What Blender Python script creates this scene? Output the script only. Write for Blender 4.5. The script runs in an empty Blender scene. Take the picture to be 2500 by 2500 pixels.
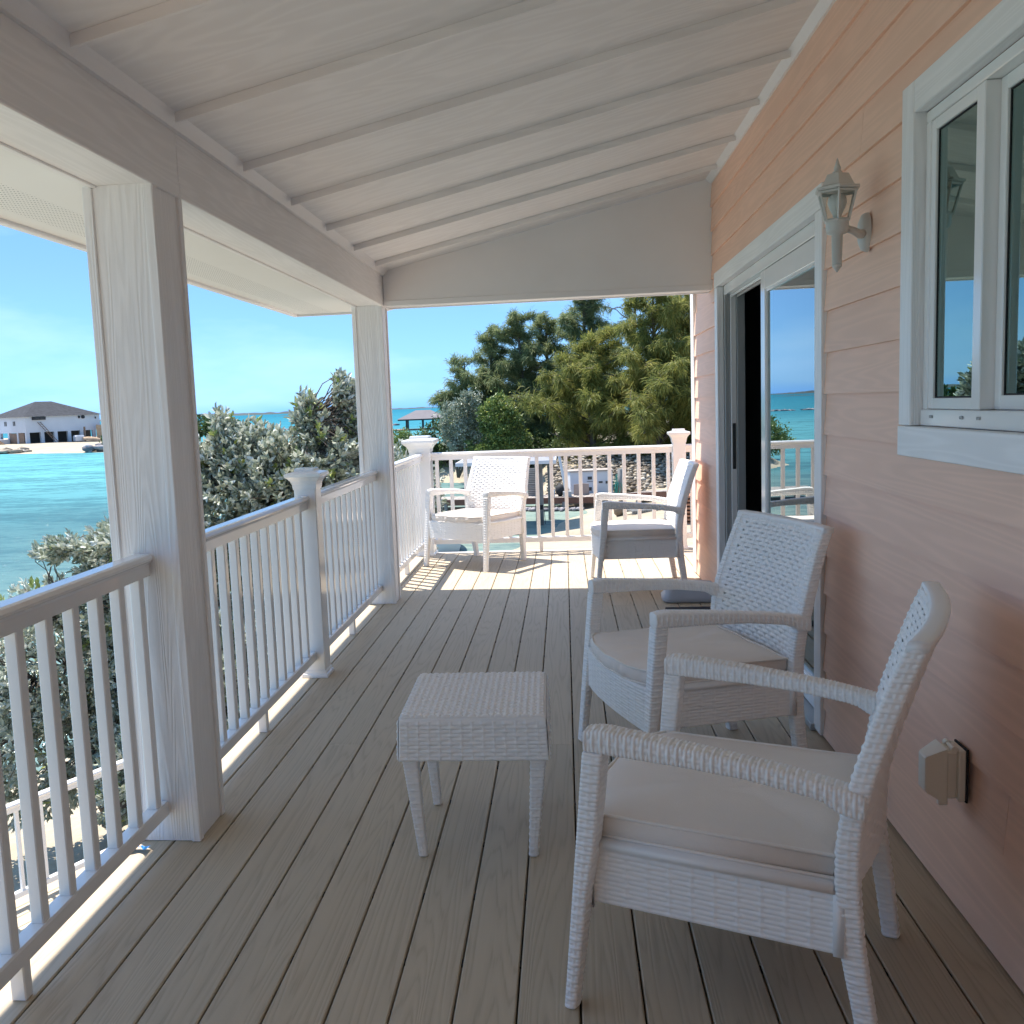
import bpy, bmesh, math, random
import numpy as np
from mathutils import Matrix, Vector, noise as mnoise
R_ = math.radians
rng = np.random.default_rng(7)
random.seed(7)
scene = bpy.context.scene
COL = scene.collection

# ------------------------------------------------------------------ camera
cam_d = bpy.data.cameras.new('camera')
cam = bpy.data.objects.new('camera', cam_d)
COL.objects.link(cam)
YAW, PITCH, ROLL, EYE = -0.10243025, -0.11245646, -0.0394090, 1.3655
_f = Vector((math.sin(YAW)*math.cos(PITCH), math.cos(YAW)*math.cos(PITCH), math.sin(PITCH)))
_r = Vector((math.cos(YAW), -math.sin(YAW), 0))
_u = _r.cross(_f)
_r2 = math.cos(ROLL)*_r + math.sin(ROLL)*_u
_u2 = -math.sin(ROLL)*_r + math.cos(ROLL)*_u
M = Matrix((_r2, _u2, -_f)).transposed().to_4x4()
M.translation = (0, 0, EYE)
cam.matrix_world = M
cam_d.sensor_width = 36
cam_d.lens = 36*2300/2500
cam_d.shift_x = 0.0406
cam_d.clip_start = 0.05
cam_d.clip_end = 200000
scene.camera = cam

# ------------------------------------------------------------------ light, sky, exposure
SUN_OFF = Vector((0.36, -0.25, -1.0))          # a shadow moves this far per metre of height
el = math.atan2(1, math.hypot(0.35, 0.25))
world = bpy.data.worlds.new('World')
scene.world = world
world.use_nodes = True
nt = world.node_tree
bg = nt.nodes['Background']
sky = nt.nodes.new('ShaderNodeTexSky')
sky.sky_type = 'NISHITA'
sky.sun_disc = False
sky.sun_elevation = el
sky.sun_rotation = math.atan2(-0.35, 0.25)
sky.altitude = 0
sky.air_density = 1.0
sky.dust_density = 0.0
sky.ozone_density = 2.2
tc = nt.nodes.new('ShaderNodeTexCoord')
mp = nt.nodes.new('ShaderNodeMapping'); mp.inputs['Scale'].default_value = (2.0, 2.0, 7.0)
nz = nt.nodes.new('ShaderNodeTexNoise'); nz.inputs['Scale'].default_value = 1.6; nz.inputs['Detail'].default_value = 7; nz.inputs['Roughness'].default_value = .55
cr = nt.nodes.new('ShaderNodeValToRGB'); cr.color_ramp.elements[0].position = .48; cr.color_ramp.elements[1].position = .74
cr.color_ramp.elements[1].color = (.20, .20, .20, 1)
mx = nt.nodes.new('ShaderNodeMix'); mx.data_type = 'RGBA'
mx.inputs[7].default_value = (3.6, 4.3, 5.2, 1)
nt.links.new(tc.outputs['Generated'], mp.inputs[0]); nt.links.new(mp.outputs[0], nz.inputs['Vector'])
nt.links.new(nz.outputs['Fac'], cr.inputs[0]); nt.links.new(cr.outputs[0], mx.inputs[0])
# a clear tropical sky: blue right down to the horizon instead of Nishita's pale band
sp_ = nt.nodes.new('ShaderNodeSeparateXYZ'); nt.links.new(tc.outputs['Generated'], sp_.inputs[0])
tr_ = nt.nodes.new('ShaderNodeValToRGB'); el_ = tr_.color_ramp.elements
SKYT = [(0.0, (.085, .225, .68)), (.012, (.125, .26, .59)), (.05, (.165, .285, .50)), (.14, (.215, .305, .43)), (.23, (.245, .34, .435)), (.31, (.26, .36, .46)), (.45, (.43, .56, .60)), (.65, (.74, .88, .90))]
while len(el_) < len(SKYT): el_.new(.5)
for i_, (p_, c_) in enumerate(SKYT): el_[i_].position = p_; el_[i_].color = (*c_, 1)
nt.links.new(sp_.outputs[2], tr_.inputs[0])
mt_ = nt.nodes.new('ShaderNodeMix'); mt_.data_type = 'RGBA'; mt_.blend_type = 'MULTIPLY'; mt_.inputs[0].default_value = 1.0
nt.links.new(sky.outputs[0], mt_.inputs[6]); nt.links.new(tr_.outputs[0], mt_.inputs[7])
nt.links.new(mt_.outputs[2], mx.inputs[6]); nt.links.new(mx.outputs[2], bg.inputs[0])
bg.inputs[1].default_value = 0.115
sun_d = bpy.data.lights.new('sun', 'SUN')
sun_d.energy = 2.6
sun_d.angle = R_(0.53)
sun_d.color = (1.0, .93, .83)
sun = bpy.data.objects.new('sun', sun_d)
sun.rotation_euler = SUN_OFF.to_track_quat('-Z', 'Y').to_euler()
COL.objects.link(sun)
scene.view_settings.view_transform = 'Standard'
scene.view_settings.look = 'None'
scene.view_settings.gamma = 1
scene.view_settings.exposure = 1.86
scene.cycles.max_bounces = 10
scene.cycles.diffuse_bounces = 6
scene.cycles.glossy_bounces = 5
scene.cycles.transparent_max_bounces = 16
scene.cycles.use_denoising = True
scene.cycles.sample_clamp_indirect = 8

# ------------------------------------------------------------------ materials
def new_mat(name):
    m = bpy.data.materials.new(name); m.use_nodes = True
    return m, m.node_tree, m.node_tree.nodes['Principled BSDF']
def nd(t, typ, **kw):
    n = t.nodes.new(typ)
    for k, v in kw.items():
        if isinstance(k, str) and hasattr(n, k): setattr(n, k, v)
        else: n.inputs[k].default_value = v
    return n
def vmath(t, op, a, b=None):
    n = t.nodes.new('ShaderNodeVectorMath'); n.operation = op
    t.links.new(a, n.inputs[0])
    if b is not None:
        if hasattr(b, 'is_output'): t.links.new(b, n.inputs[1])
        else: n.inputs[1].default_value = b
    return n.outputs[0]
def fmath(t, op, a, b=None, c=None):
    n = t.nodes.new('ShaderNodeMath'); n.operation = op
    for i, v in enumerate((a, b, c)):
        if v is None: continue
        if hasattr(v, 'is_output'): t.links.new(v, n.inputs[i])
        else: n.inputs[i].default_value = v
    return n.outputs[0]
def ramp(t, fac, stops):
    n = t.nodes.new('ShaderNodeValToRGB'); e = n.color_ramp.elements
    while len(e) < len(stops): e.new(.5)
    for i, (p, c) in enumerate(stops):
        e[i].position = p; e[i].color = (*c, 1) if len(c) == 3 else c
    t.links.new(fac, n.inputs[0]); return n.outputs[0]
def noise(t, vec, scale, detail=3, rough=.5):
    n = t.nodes.new('ShaderNodeTexNoise'); n.inputs['Scale'].default_value = scale
    n.inputs['Detail'].default_value = detail; n.inputs['Roughness'].default_value = rough
    if vec is not None: t.links.new(vec, n.inputs['Vector'])
    return n.outputs['Fac']
def coords(t, rand=0.0, scale=(1, 1, 1)):
    c = t.nodes.new('ShaderNodeTexCoord').outputs['Object']
    if rand:
        oi = t.nodes.new('ShaderNodeObjectInfo')
        v = t.nodes.new('ShaderNodeCombineXYZ')
        t.links.new(oi.outputs['Random'], v.inputs[0]); t.links.new(oi.outputs['Random'], v.inputs[1]); t.links.new(oi.outputs['Random'], v.inputs[2])
        c = vmath(t, 'ADD', c, vmath(t, 'SCALE', v.outputs[0]) if False else vmath(t, 'MULTIPLY', v.outputs[0], (rand, rand*1.7, rand*.6)))
    return vmath(t, 'MULTIPLY', c, scale)
def bump(t, p, height, strength, dist):
    b = t.nodes.new('ShaderNodeBump'); b.inputs['Strength'].default_value = strength; b.inputs['Distance'].default_value = dist
    t.links.new(height, b.inputs['Height']); t.links.new(b.outputs[0], p.inputs['Normal'])
def mixc(t, fac, a, b):
    n = t.nodes.new('ShaderNodeMix'); n.data_type = 'RGBA'
    for s, v in ((0, fac), (6, a), (7, b)):
        if hasattr(v, 'is_output'): t.links.new(v, n.inputs[s])
        elif s == 0: n.inputs[0].default_value = v
        else: n.inputs[s].default_value = (*v, 1)
    return n.outputs[2]

def plain(name, col, rough=.5, var=.05, nscale=3.0, bmp=0.0, bscale=60, spec=.5, metallic=0):
    m, t, p = new_mat(name)
    c = coords(t, 3.0)
    f = noise(t, c, nscale, 4)
    lo = tuple(x*(1-var) for x in col); hi = tuple(min(1, x*(1+var)) for x in col)
    t.links.new(ramp(t, f, [(.3, lo), (.7, hi)]), p.inputs['Base Color'])
    p.inputs['Roughness'].default_value = rough
    p.inputs['Specular IOR Level'].default_value = spec
    p.inputs['Metallic'].default_value = metallic
    if bmp: bump(t, p, noise(t, c, bscale, 3), bmp, .002)
    return m

def grain(name, col, dark, axis, rough=.6, lines=26, nsc=7.0, stretch=.10, bmp=.5, bdist=.0012, tone=.10, rand=40, spec=.4, thr=.55):
    """wood grain: contour lines of a noise stretched along one axis (axis 0,1,2)"""
    m, t, p = new_mat(name)
    sc = [1, 1, 1]; sc[axis] = stretch
    c = coords(t, rand, tuple(sc))
    f = noise(t, c, nsc, 1.5, .45)
    s = fmath(t, 'SINE', fmath(t, 'MULTIPLY', f, lines*6.283))
    ln = fmath(t, 'SMOOTH_MIN', s, 1.0, .1) if False else s
    ln = fmath(t, 'MULTIPLY_ADD', ln, .5, .5)
    fine_sc = [1, 1, 1]; fine_sc[axis] = .025
    c2 = coords(t, rand, tuple(fine_sc))
    g = noise(t, c2, 260, 3, .6)
    h = fmath(t, 'ADD', fmath(t, 'MULTIPLY', ln, .65), fmath(t, 'MULTIPLY', g, .5))
    oi = t.nodes.new('ShaderNodeObjectInfo')
    tn = fmath(t, 'MULTIPLY_ADD', oi.outputs['Random'], tone*2, 1-tone)
    colr = ramp(t, h, [(.15, dark), (thr, col), (1.0, tuple(min(1, x*1.06) for x in col))])
    blot = noise(t, coords(t, rand), 1.7, 4)
    hsv = t.nodes.new('ShaderNodeHueSaturation')
    t.links.new(colr, hsv.inputs['Color'])
    t.links.new(fmath(t, 'MULTIPLY', tn, fmath(t, 'MULTIPLY_ADD', blot, .16, .92)), hsv.inputs['Value'])
    t.links.new(hsv.outputs[0], p.inputs['Base Color'])
    p.inputs['Roughness'].default_value = rough
    p.inputs['Specular IOR Level'].default_value = spec
    bump(t, p, h, bmp, bdist)
    return m

def leafmat(name, stops, rough=.45, spec=.5, trans=.25, nscale=1.2):
    m, t, p = new_mat(name)
    a = t.nodes.new('ShaderNodeAttribute'); a.attribute_name = 'tint'
    colr = ramp(t, a.outputs['Fac'], stops)
    t.links.new(colr, p.inputs['Base Color'])
    p.inputs['Roughness'].default_value = rough
    p.inputs['Specular IOR Level'].default_value = spec
    tr = t.nodes.new('ShaderNodeBsdfTranslucent'); t.links.new(colr, tr.inputs[0])
    mixs = t.nodes.new('ShaderNodeMixShader'); mixs.inputs[0].default_value = trans
    out = t.nodes['Material Output']
    t.links.new(p.outputs[0], mixs.inputs[1]); t.links.new(tr.outputs[0], mixs.inputs[2]); t.links.new(mixs.outputs[0], out.inputs[0])
    return m

WHITE = plain('white_paint', (.87, .85, .845), .42, .03, 2.0, .12, 45)
VINYL = plain('white_vinyl', (.88, .86, .845), .12, .02, 2.0)
WICKER = plain('white_resin', (.88, .86, .84), .42, .02, 4.0)
TRIM_Y = grain('trim_grain_y', (.87, .85, .84), (.855, .835, .825), 1, .5, 14, 12, .05, .22, .0006, .01)
TRIM_Z = grain('trim_grain_z', (.87, .85, .84), (.845, .825, .815), 2, .45, 20, 13, .05, .85, .0014, .01)
CEIL = grain('ceiling_grain', (.86, .84, .83), (.845, .82, .81), 0, .6, 8, 7, .03, .22, .0006, .012)
DECK = grain('deck_composite', (.50, .415, .305), (.41, .335, .24), 1, .62, 17, 12, .045, .5, .0010, .045, spec=.35, thr=.36)
PINK = grain('salmon_siding', (.88, .575, .435), (.865, .56, .42), 1, .6, 10, 12, .05, .30, .0006, .028)
JOISTW = plain('joist_wood', (.20, .15, .10), .8, .2, 6)  # even brown timber, for the deck framing and the stump
FABRIC = plain('cushion_fabric', (.84, .76, .69), .9, .05, 3.0, .5, 320, spec=.15)
PIPING = plain('cushion_piping', (.88, .82, .76), .85, .03, 5.0)
PLASTIC = plain('beige_plastic', (.84, .80, .70), .4, .03)
LAMPM = plain('painted_metal_white', (.62, .60, .56), .45, .05)
BULB = plain('frosted_bulb', (.75, .75, .74), .3, .01)
BLACK = plain('black_rubber', (.02, .02, .022), .8, .2, 30)
DARK = plain('dark_recess', (.05, .05, .05), .7, .1)
TRACK = plain('grey_track', (.36, .37, .37), .4, .05)
BLUE = plain('blue_plastic', (.02, .22, .62), .4, .15, 20)
TUB = plain('pale_plastic', (.50, .51, .56), .35, .03)
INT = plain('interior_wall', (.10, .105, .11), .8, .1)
ROOFG = plain('roof_shingle', (.045, .047, .053), .9, .25, 1.5, .3, 20, spec=.2)

def glassmat(name, tint, ior, base=0.0, refl=(.86, .95, .97)):
    m, t, p = new_mat(name); t.nodes.remove(p)
    fr = nd(t, 'ShaderNodeFresnel'); fr.inputs['IOR'].default_value = ior
    fac = fmath(t, 'MINIMUM', fmath(t, 'ADD', fr.outputs[0], base), 1.0)
    gl = nd(t, 'ShaderNodeBsdfGlossy'); gl.inputs['Roughness'].default_value = 0.0; gl.inputs['Color'].default_value = (*refl, 1)
    tr = nd(t, 'ShaderNodeBsdfTransparent'); tr.inputs[0].default_value = (*tint, 1)
    ms = nd(t, 'ShaderNodeMixShader')
    t.links.new(fac, ms.inputs[0]); t.links.new(tr.outputs[0], ms.inputs[1]); t.links.new(gl.outputs[0], ms.inputs[2])
    t.links.new(ms.outputs[0], t.nodes['Material Output'].inputs[0])
    return m
GLASS = glassmat('window_glass', (.50, .60, .58), 1.8, .20)
WGLASS = glassmat('tinted_window_glass', (.50, .62, .57), 1.8, .20, (.66, .92, .88))
LGLASS = glassmat('lamp_glass', (.93, .93, .90), 1.3)

# soffit with rows of perforations
def soffit_mat():
    m, t, p = new_mat('vented_soffit')
    c = t.nodes.new('ShaderNodeTexCoord').outputs['Object']
    s = t.nodes.new('ShaderNodeSeparateXYZ'); t.links.new(c, s.inputs[0])
    def cell(o, per): 
        return fmath(t, 'ABSOLUTE', fmath(t, 'SUBTRACT', fmath(t, 'FRACT', fmath(t, 'DIVIDE', o, per)), .5))
    ax = fmath(t, 'MULTIPLY', cell(s.outputs[0], .0125), .0125)
    ay = fmath(t, 'MULTIPLY', cell(s.outputs[1], .0275), .0275)
    d = fmath(t, 'SQRT', fmath(t, 'ADD', fmath(t, 'MULTIPLY', ax, ax), fmath(t, 'MULTIPLY', ay, ay)))
    hole = fmath(t, 'LESS_THAN', d, .0032)
    band = fmath(t, 'MULTIPLY', fmath(t, 'GREATER_THAN', s.outputs[0], -1.98), fmath(t, 'LESS_THAN', s.outputs[0], -1.77))
    f = fmath(t, 'MULTIPLY', hole, band)
    t.links.new(mixc(t, f, (.80, .79, .76), (.10, .10, .10)), p.inputs['Base Color'])
    p.inputs['Roughness'].default_value = .5
    return m
SOFFIT = soffit_mat()

def sandmat():
    m, t, p = new_mat('sand')
    c = t.nodes.new('ShaderNodeTexCoord').outputs['Object']
    f = noise(t, c, .35, 6, .6); g = noise(t, c, 5, 5, .6)
    h = fmath(t, 'ADD', fmath(t, 'MULTIPLY', f, .6), fmath(t, 'MULTIPLY', g, .4))
    t.links.new(ramp(t, h, [(.3, (.27, .225, .155)), (.5, (.385, .325, .235)), (.7, (.46, .40, .30))]), p.inputs['Base Color'])
    p.inputs['Roughness'].default_value = .95
    bump(t, p, g, .6, .08)
    return m
SAND = sandmat()
def watermat():
    m, t, p = new_mat('sea_water')
    c = t.nodes.new('ShaderNodeTexCoord').outputs['Object']
    s = t.nodes.new('ShaderNodeSeparateXYZ'); t.links.new(c, s.inputs[0])
    wob = noise(t, vmath(t, 'MULTIPLY', c, (.012, .03, 1)), 1.0, 5, .6)
    fine = fmath(t, 'ADD', fmath(t, 'MULTIPLY', noise(t, vmath(t, 'MULTIPLY', c, (.10, .30, 1)), 1.0, 5, .65), .5), fmath(t, 'MULTIPLY', noise(t, vmath(t, 'MULTIPLY', c, (.9, 2.4, 1)), 1.0, 5, .7), .5))
    # seabed: distance out from the shore
    y = fmath(t, 'SUBTRACT', s.outputs[1], fmath(t, 'MULTIPLY', s.outputs[0], .45))
    y = fmath(t, 'ADD', y, fmath(t, 'MULTIPLY_ADD', wob, 60, -30))
    lg = fmath(t, 'DIVIDE', fmath(t, 'LOGARITHM', fmath(t, 'MAXIMUM', y, 5.0), 10.0), 4.0)
    # log10(y)/4 : 10->.25 30->.37 60->.445 100->.5 180->.564 300->.62 1000->.75
    col = ramp(t, lg, [(.27, (.19, .27, .23)), (.36, (.10, .19, .19)), (.435, (.075, .175, .19)), (.468, (.095, .26, .28)),
                       (.50, (.13, .37, .385)), (.56, (.11, .34, .37)), (.61, (.045, .24, .30)), (.82, (.014, .165, .24))])
    shal = fmath(t, 'MULTIPLY', fmath(t, 'SMOOTH_MAX', 0, 0, .1), 1) if False else None
    # the shallow channel by the dock is paler and greener
    dx = fmath(t, 'ADD', s.outputs[0], 1.0); dy = fmath(t, 'SUBTRACT', s.outputs[1], 40.0)
    dd = fmath(t, 'SQRT', fmath(t, 'ADD', fmath(t, 'MULTIPLY', fmath(t, 'MULTIPLY', dx, dx), 2.0), fmath(t, 'MULTIPLY', dy, dy)))
    k = ramp(t, fmath(t, 'DIVIDE', dd, 30.0), [(.25, (1, 1, 1)), (.9, (0, 0, 0))])
    col = mixc(t, k, col, (.24, .30, .25))
    kf = ramp(t, fine, [(.44, (.0, .0, .0)), (.54, (1, 1, 1))])
    col2 = mixc(t, .55, col, (.03, .09, .115))  # light and dark of the ripples painted into the base colour
    col = mixc(t, kf, col2, col)
    t.links.new(col, p.inputs['Base Color'])
    p.inputs['Roughness'].default_value = .8
    p.inputs['Specular IOR Level'].default_value = 0
    w1 = noise(t, vmath(t, 'MULTIPLY', c, (.6, 1.8, 1)), 1.0, 6, .65)
    w2 = noise(t, vmath(t, 'MULTIPLY', c, (2.2, 6, 1)), 1.0, 3, .6)
    bump(t, p, fmath(t, 'ADD', w1, fmath(t, 'MULTIPLY', w2, .3)), .7, .2)
    fr = nd(t, 'ShaderNodeFresnel'); fr.inputs['IOR'].default_value = 1.33
    gl = nd(t, 'ShaderNodeBsdfGlossy'); gl.inputs['Roughness'].default_value = .10
    nb = [n for n in t.nodes if n.type == 'BUMP'][0]
    t.links.new(nb.outputs[0], gl.inputs['Normal']); t.links.new(nb.outputs[0], fr.inputs['Normal'])
    ms = nd(t, 'ShaderNodeMixShader'); t.links.new(fmath(t, 'MINIMUM', fr.outputs[0], .10), ms.inputs[0])
    t.links.new(p.outputs[0], ms.inputs[1]); t.links.new(gl.outputs[0], ms.inputs[2]); t.links.new(ms.outputs[0], t.nodes['Material Output'].inputs[0])
    return m
WATER = watermat()

# ------------------------------------------------------------------ mesh helpers
class MB:
    def __init__(s): s.v = []; s.f = []
    def add(s, vs, fs):
        o = len(s.v); s.v.extend(vs); s.f.extend([tuple(i+o for i in f) for f in fs]); return s
    def box(s, x0, x1, y0, y1, z0, z1, b=0.0):
        if b <= 0:
            return s.add([(x, y, z) for x in (x0, x1) for y in (y0, y1) for z in (z0, z1)],
                  [(0,1,3,2), (4,6,7,5), (0,4,5,1), (2,3,7,6), (0,2,6,4), (1,5,7,3)])
        vs = []; idx = {}
        lo = (x0, y0, z0); hi = (x1, y1, z1)
        for sx in (0, 1):
            for sy in (0, 1):
                for sz in (0, 1):
                    sg = (sx, sy, sz)
                    for a in range(3):
                        pt = [0, 0, 0]
                        for k in range(3):
                            e = hi[k] if sg[k] else lo[k]
                            pt[k] = e if k == a else (e-b if sg[k] else e+b)
                        idx[(sx, sy, sz, a)] = len(vs); vs.append(tuple(pt))
        fs = []
        for a in range(3):
            k1, k2 = (a+1) % 3, (a+2) % 3
            for sd in (0, 1):
                q = []
                for (u, w) in ((0, 0), (1, 0), (1, 1), (0, 1)):
                    sg = [0, 0, 0]; sg[a] = sd; sg[k1] = u; sg[k2] = w
                    q.append(idx[(*sg, a)])
                fs.append(tuple(q if sd else q[::-1]))
            for u in (0, 1):
                for w in (0, 1):
                    def g(t_, ax):
                        sg = [0, 0, 0]; sg[a] = t_; sg[k1] = u; sg[k2] = w
                        return idx[(*sg, ax)]
                    q = [g(0, k1), g(1, k1), g(1, k2), g(0, k2)]
                    fs.append(tuple(q if (u ^ w) else q[::-1]))
        for sx in (0, 1):
            for sy in (0, 1):
                for sz in (0, 1):
                    q = [idx[(sx, sy, sz, a)] for a in range(3)]
                    fs.append(tuple(q if (sx+sy+sz) % 2 else q[::-1]))
        return s.add(vs, fs)
    def prism(s, poly, axis, a0, a1):
        """extrude a 2D polygon along axis; poly in the other two axes in order"""
        n = len(poly); vs = []
        for a in (a0, a1):
            for (p, q) in poly:
                pt = [p, q]; pt.insert(axis, a); vs.append(tuple(pt))
        fs = [tuple(range(n))[::-1], tuple(range(n, 2*n))]
        for i in range(n): j = (i+1) % n; fs.append((i, j, n+j, n+i))
        return s.add(vs, fs)
    def lathe(s, prof, c=(0, 0, 0), n=20, caps=True):
        vs = []; fs = []
        for (r, z) in prof:
            for i in range(n):
                a = 2*math.pi*i/n; vs.append((c[0]+r*math.cos(a), c[1]+r*math.sin(a), c[2]+z))
        for k in range(len(prof)-1):
            for i in range(n):
                j = (i+1) % n; fs.append((k*n+i, k*n+j, (k+1)*n+j, (k+1)*n+i))
        if caps: fs.append(tuple(range(n))[::-1]); fs.append(tuple(range((len(prof)-1)*n, len(prof)*n)))
        return s.add(vs, fs)
    def tube(s, pts, rad, n=8, caps=True):
        pts = [Vector(p) for p in pts]; vs = []; fs = []
        if not hasattr(rad, '__len__'): rad = [rad]*len(pts)
        up = Vector((0, 0, 1))
        for i, p in enumerate(pts):
            d = (pts[min(i+1, len(pts)-1)]-pts[max(i-1, 0)]).normalized()
            a = d.cross(up)
            if a.length < 1e-3: a = d.cross(Vector((1, 0, 0)))
            a.normalize(); b = d.cross(a)
            up = -b if b.length else up
            up = a.cross(d)
            for k in range(n):
                t = 2*math.pi*k/n; vs.append(tuple(p+(a*math.cos(t)+b*math.sin(t))*rad[i]))
        for i in range(len(pts)-1):
            for k in range(n):
                j = (k+1) % n; fs.append((i*n+k, i*n+j, (i+1)*n+j, (i+1)*n+k))
        if caps: fs.append(tuple(range(n))[::-1]); fs.append(tuple(range((len(pts)-1)*n, len(pts)*n)))
        return s.add(vs, fs)
    def obox(s, o, d, w, L, dep, z0, z1):
        """box from o running L along unit 2D d, dep to the left of it (w = perpendicular), z0..z1"""
        ox, oy = o; vs = []
        for a in (0, L):
            for b in (0, dep):
                for z in (z0, z1): vs.append((ox+d[0]*a+w[0]*b, oy+d[1]*a+w[1]*b, z))
        return s.add(vs, [(0,1,3,2), (4,6,7,5), (0,4,5,1), (2,3,7,6), (0,2,6,4), (1,5,7,3)])
    def mesh(s, name, smooth=False):
        me = bpy.data.meshes.new(name); me.from_pydata(s.v, [], s.f); me.update()
        bm = bmesh.new(); bm.from_mesh(me); bmesh.ops.recalc_face_normals(bm, faces=bm.faces); bm.to_mesh(me); bm.free()
        if smooth: me.polygons.foreach_set('use_smooth', [True]*len(me.polygons))
        return me
    def obj(s, name, mat, parent=None, smooth=False):
        return link(s.mesh(name, smooth), name, mat, parent)
def link(me, name, mat, parent=None):
    o = bpy.data.objects.new(name, me); COL.objects.link(o)
    if mat is not None and not me.materials: me.materials.append(mat)
    if parent is not None: o.parent = parent
    return o
def tag(o, label=None, cat=None, group=None, kind=None):
    if label: o['label'] = label
    if cat: o['category'] = cat
    if group: o['group'] = group
    if kind: o['kind'] = kind
    return o
def empty(name, loc=(0, 0, 0), rz=0.0):
    o = bpy.data.objects.new(name, None); o.location = loc; o.rotation_euler = (0, 0, rz)
    o.empty_display_size = .1; COL.objects.link(o); return o
def kids(o): return [c for c in COL.objects if c.parent == o]
def copy_tree(o, parent=None, table=None):
    if table is None:
        table = {}
        for c in COL.objects:
            if c.parent: table.setdefault(c.parent, []).append(c)
    c = o.copy(); COL.objects.link(c); c.parent = parent
    for ch in table.get(o, []): copy_tree(ch, c, table)
    return c
def npmesh(name, V, F, smooth=False, mat=None, tint=None):
    """V (n,3) array, F (m,k) array of equal-size faces"""
    me = bpy.data.meshes.new(name)
    V = np.asarray(V, dtype=np.float32); F = np.asarray(F, dtype=np.int32)
    me.vertices.add(len(V)); me.vertices.foreach_set('co', V.ravel())
    k = F.shape[1]
    me.loops.add(F.size); me.loops.foreach_set('vertex_index', F.ravel())
    me.polygons.add(len(F)); me.polygons.foreach_set('loop_start', np.arange(len(F), dtype=np.int32)*k)
    me.update(calc_edges=True); me.validate()
    if smooth: me.polygons.foreach_set('use_smooth', np.ones(len(me.polygons), dtype=bool))
    if tint is not None:
        at = me.attributes.new('tint', 'FLOAT', 'FACE'); at.data.foreach_set('value', np.asarray(tint, dtype=np.float32))
    if mat: me.materials.append(mat)
    return me

# ================================================================== DECK
P = 0.1441; G0 = -1.2962
deck = tag(MB().box(-1.50, 1.0, -3.0, 8.55, -.30, -.285).box(-1.50, -1.47, -3.0, 8.60, -.285, -.03)
           .obj('deck', JOISTW), kind='structure')
jm = MB(); jm.box(-1.46, 1.1, -.019, .019, -.20, -.027)
jme = jm.mesh('joist')
k = 0
yj = -2.9
while yj < 8.5:
    o = link(jme, 'joist', JOISTW, deck); o.location = (0, yj, 0); yj += .3175
def board_profile(x0, x1):
    g = .0026; t = .025
    return [(x0+g+.003, 0), (x1-g-.003, 0), (x1-g, -.003), (x1-g, -.010), (x1-g-.007, -.011), (x1-g-.007, -.016), (x1-g, -.017), (x1-g, -t),
            (x0+g, -t), (x0+g, -.017), (x0+g+.007, -.016), (x0+g+.007, -.011), (x0+g, -.010), (x0+g, -.003)]
bcache = {}
def board(i, y0, y1):
    key = (round(y1-y0, 4), i == -1)
    if key not in bcache:
        x0 = 0 if i > -1 else -.02
        m = MB().prism([(x, z) for x, z in board_profile(x0, P)], 1, 0, y1-y0)
        bcache[key] = m.mesh('deck_board')
    o = link(bcache[key], 'deck_board', DECK, deck); o.location = (G0+P*i, y0, 0)
for i in range(-1, 16):
    x1 = G0+P*(i+1)
    cuts = [-2.9, .95, 3.668, 8.70] if i % 2 == 0 else [-2.9, 1.8, 6.252, 8.70]
    for a, b in zip(cuts[:-1], cuts[1:]): board(i, a+.0008, b-.0008)
for i in range(16, 34):                                   # the deck turns the corner behind the house
    board(i, 7.45, 8.70)
MB().box(1.0, 3.7, 7.45, 8.55, -.30, -.285).obj('rim_joist', JOISTW, deck)
MB().box(-1.47, 3.7, 8.705, 8.73, -.30, .0, .003).box(-1.475, -1.445, -3, 8.705, -.3, -.03).obj('fascia_board', WHITE, deck)
# hidden clips in the gaps, over every joist
cl = MB(); yj = -2.9
while yj < 8.5:
    for i in range(0, 16):
        x = G0+P*i; cl.box(x-.0048, x+.0048, yj-.012, yj+.012, -.012, -.0055)
    yj += .3175
tag(cl.obj('board_clip', BLACK, deck), kind='stuff')

# ================================================================== RAILINGS
def add_railing(loc, rz, L, label, feet=(), height=.945, nb=None, off=.07, cap=(.035, .035), foot_h=.093):
    """railing running along local +y from its origin; its inner face is local +x"""
    rt = tag(empty('railing', loc, rz), label, 'railing', 'railings around the deck')
    h = height
    MB().prism([(-.035, h-.014), (-.030, h-.004), (-.022, h), (.022, h), (.030, h-.004), (.035, h-.014), (.033, h-.021), (.026, h-.027), (.022, h-.034), (.022, h-.070), (-.022, h-.070), (-.022, h-.034), (-.026, h-.027), (-.033, h-.021)], 1, 0, L).obj('top_rail', VINYL, rt)
    MB().prism([(-.020, .138), (.020, .138), (.024, .132), (.024, .094), (.020, .091), (-.020, .091), (-.024, .094), (-.024, .132)], 1, 0, L).obj('bottom_rail', VINYL, rt)
    key = round(h, 3)
    if key not in balc: balc[key] = MB().box(-.0165, .0165, -.0165, .0165, .136, h-.068, .003).mesh('baluster')
    n = nb or int((L-.06)/.1317)
    for k_ in range(n):
        o = link(balc[key], 'baluster', VINYL, rt); o.location = (0, off+k_*.1317, 0)
    for fy in feet:
        o = MB().box(-.019, .019, fy-.016, fy+.016, .001, .093, .003).obj('foot_block', VINYL, rt)
    return rt
balc = {}
RX = -1.327
add_railing((RX, -.80, 0), 0, 3.60, 'nearest white railing section, left of the big porch post', feet=(1.3, 2.79), nb=27, off=3.60-.05-26*.1317)
add_railing((RX, 3.02, 0), 0, 1.625, 'white railing between the near porch post and the newel post', feet=(.81,), nb=12, off=.065)
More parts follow.
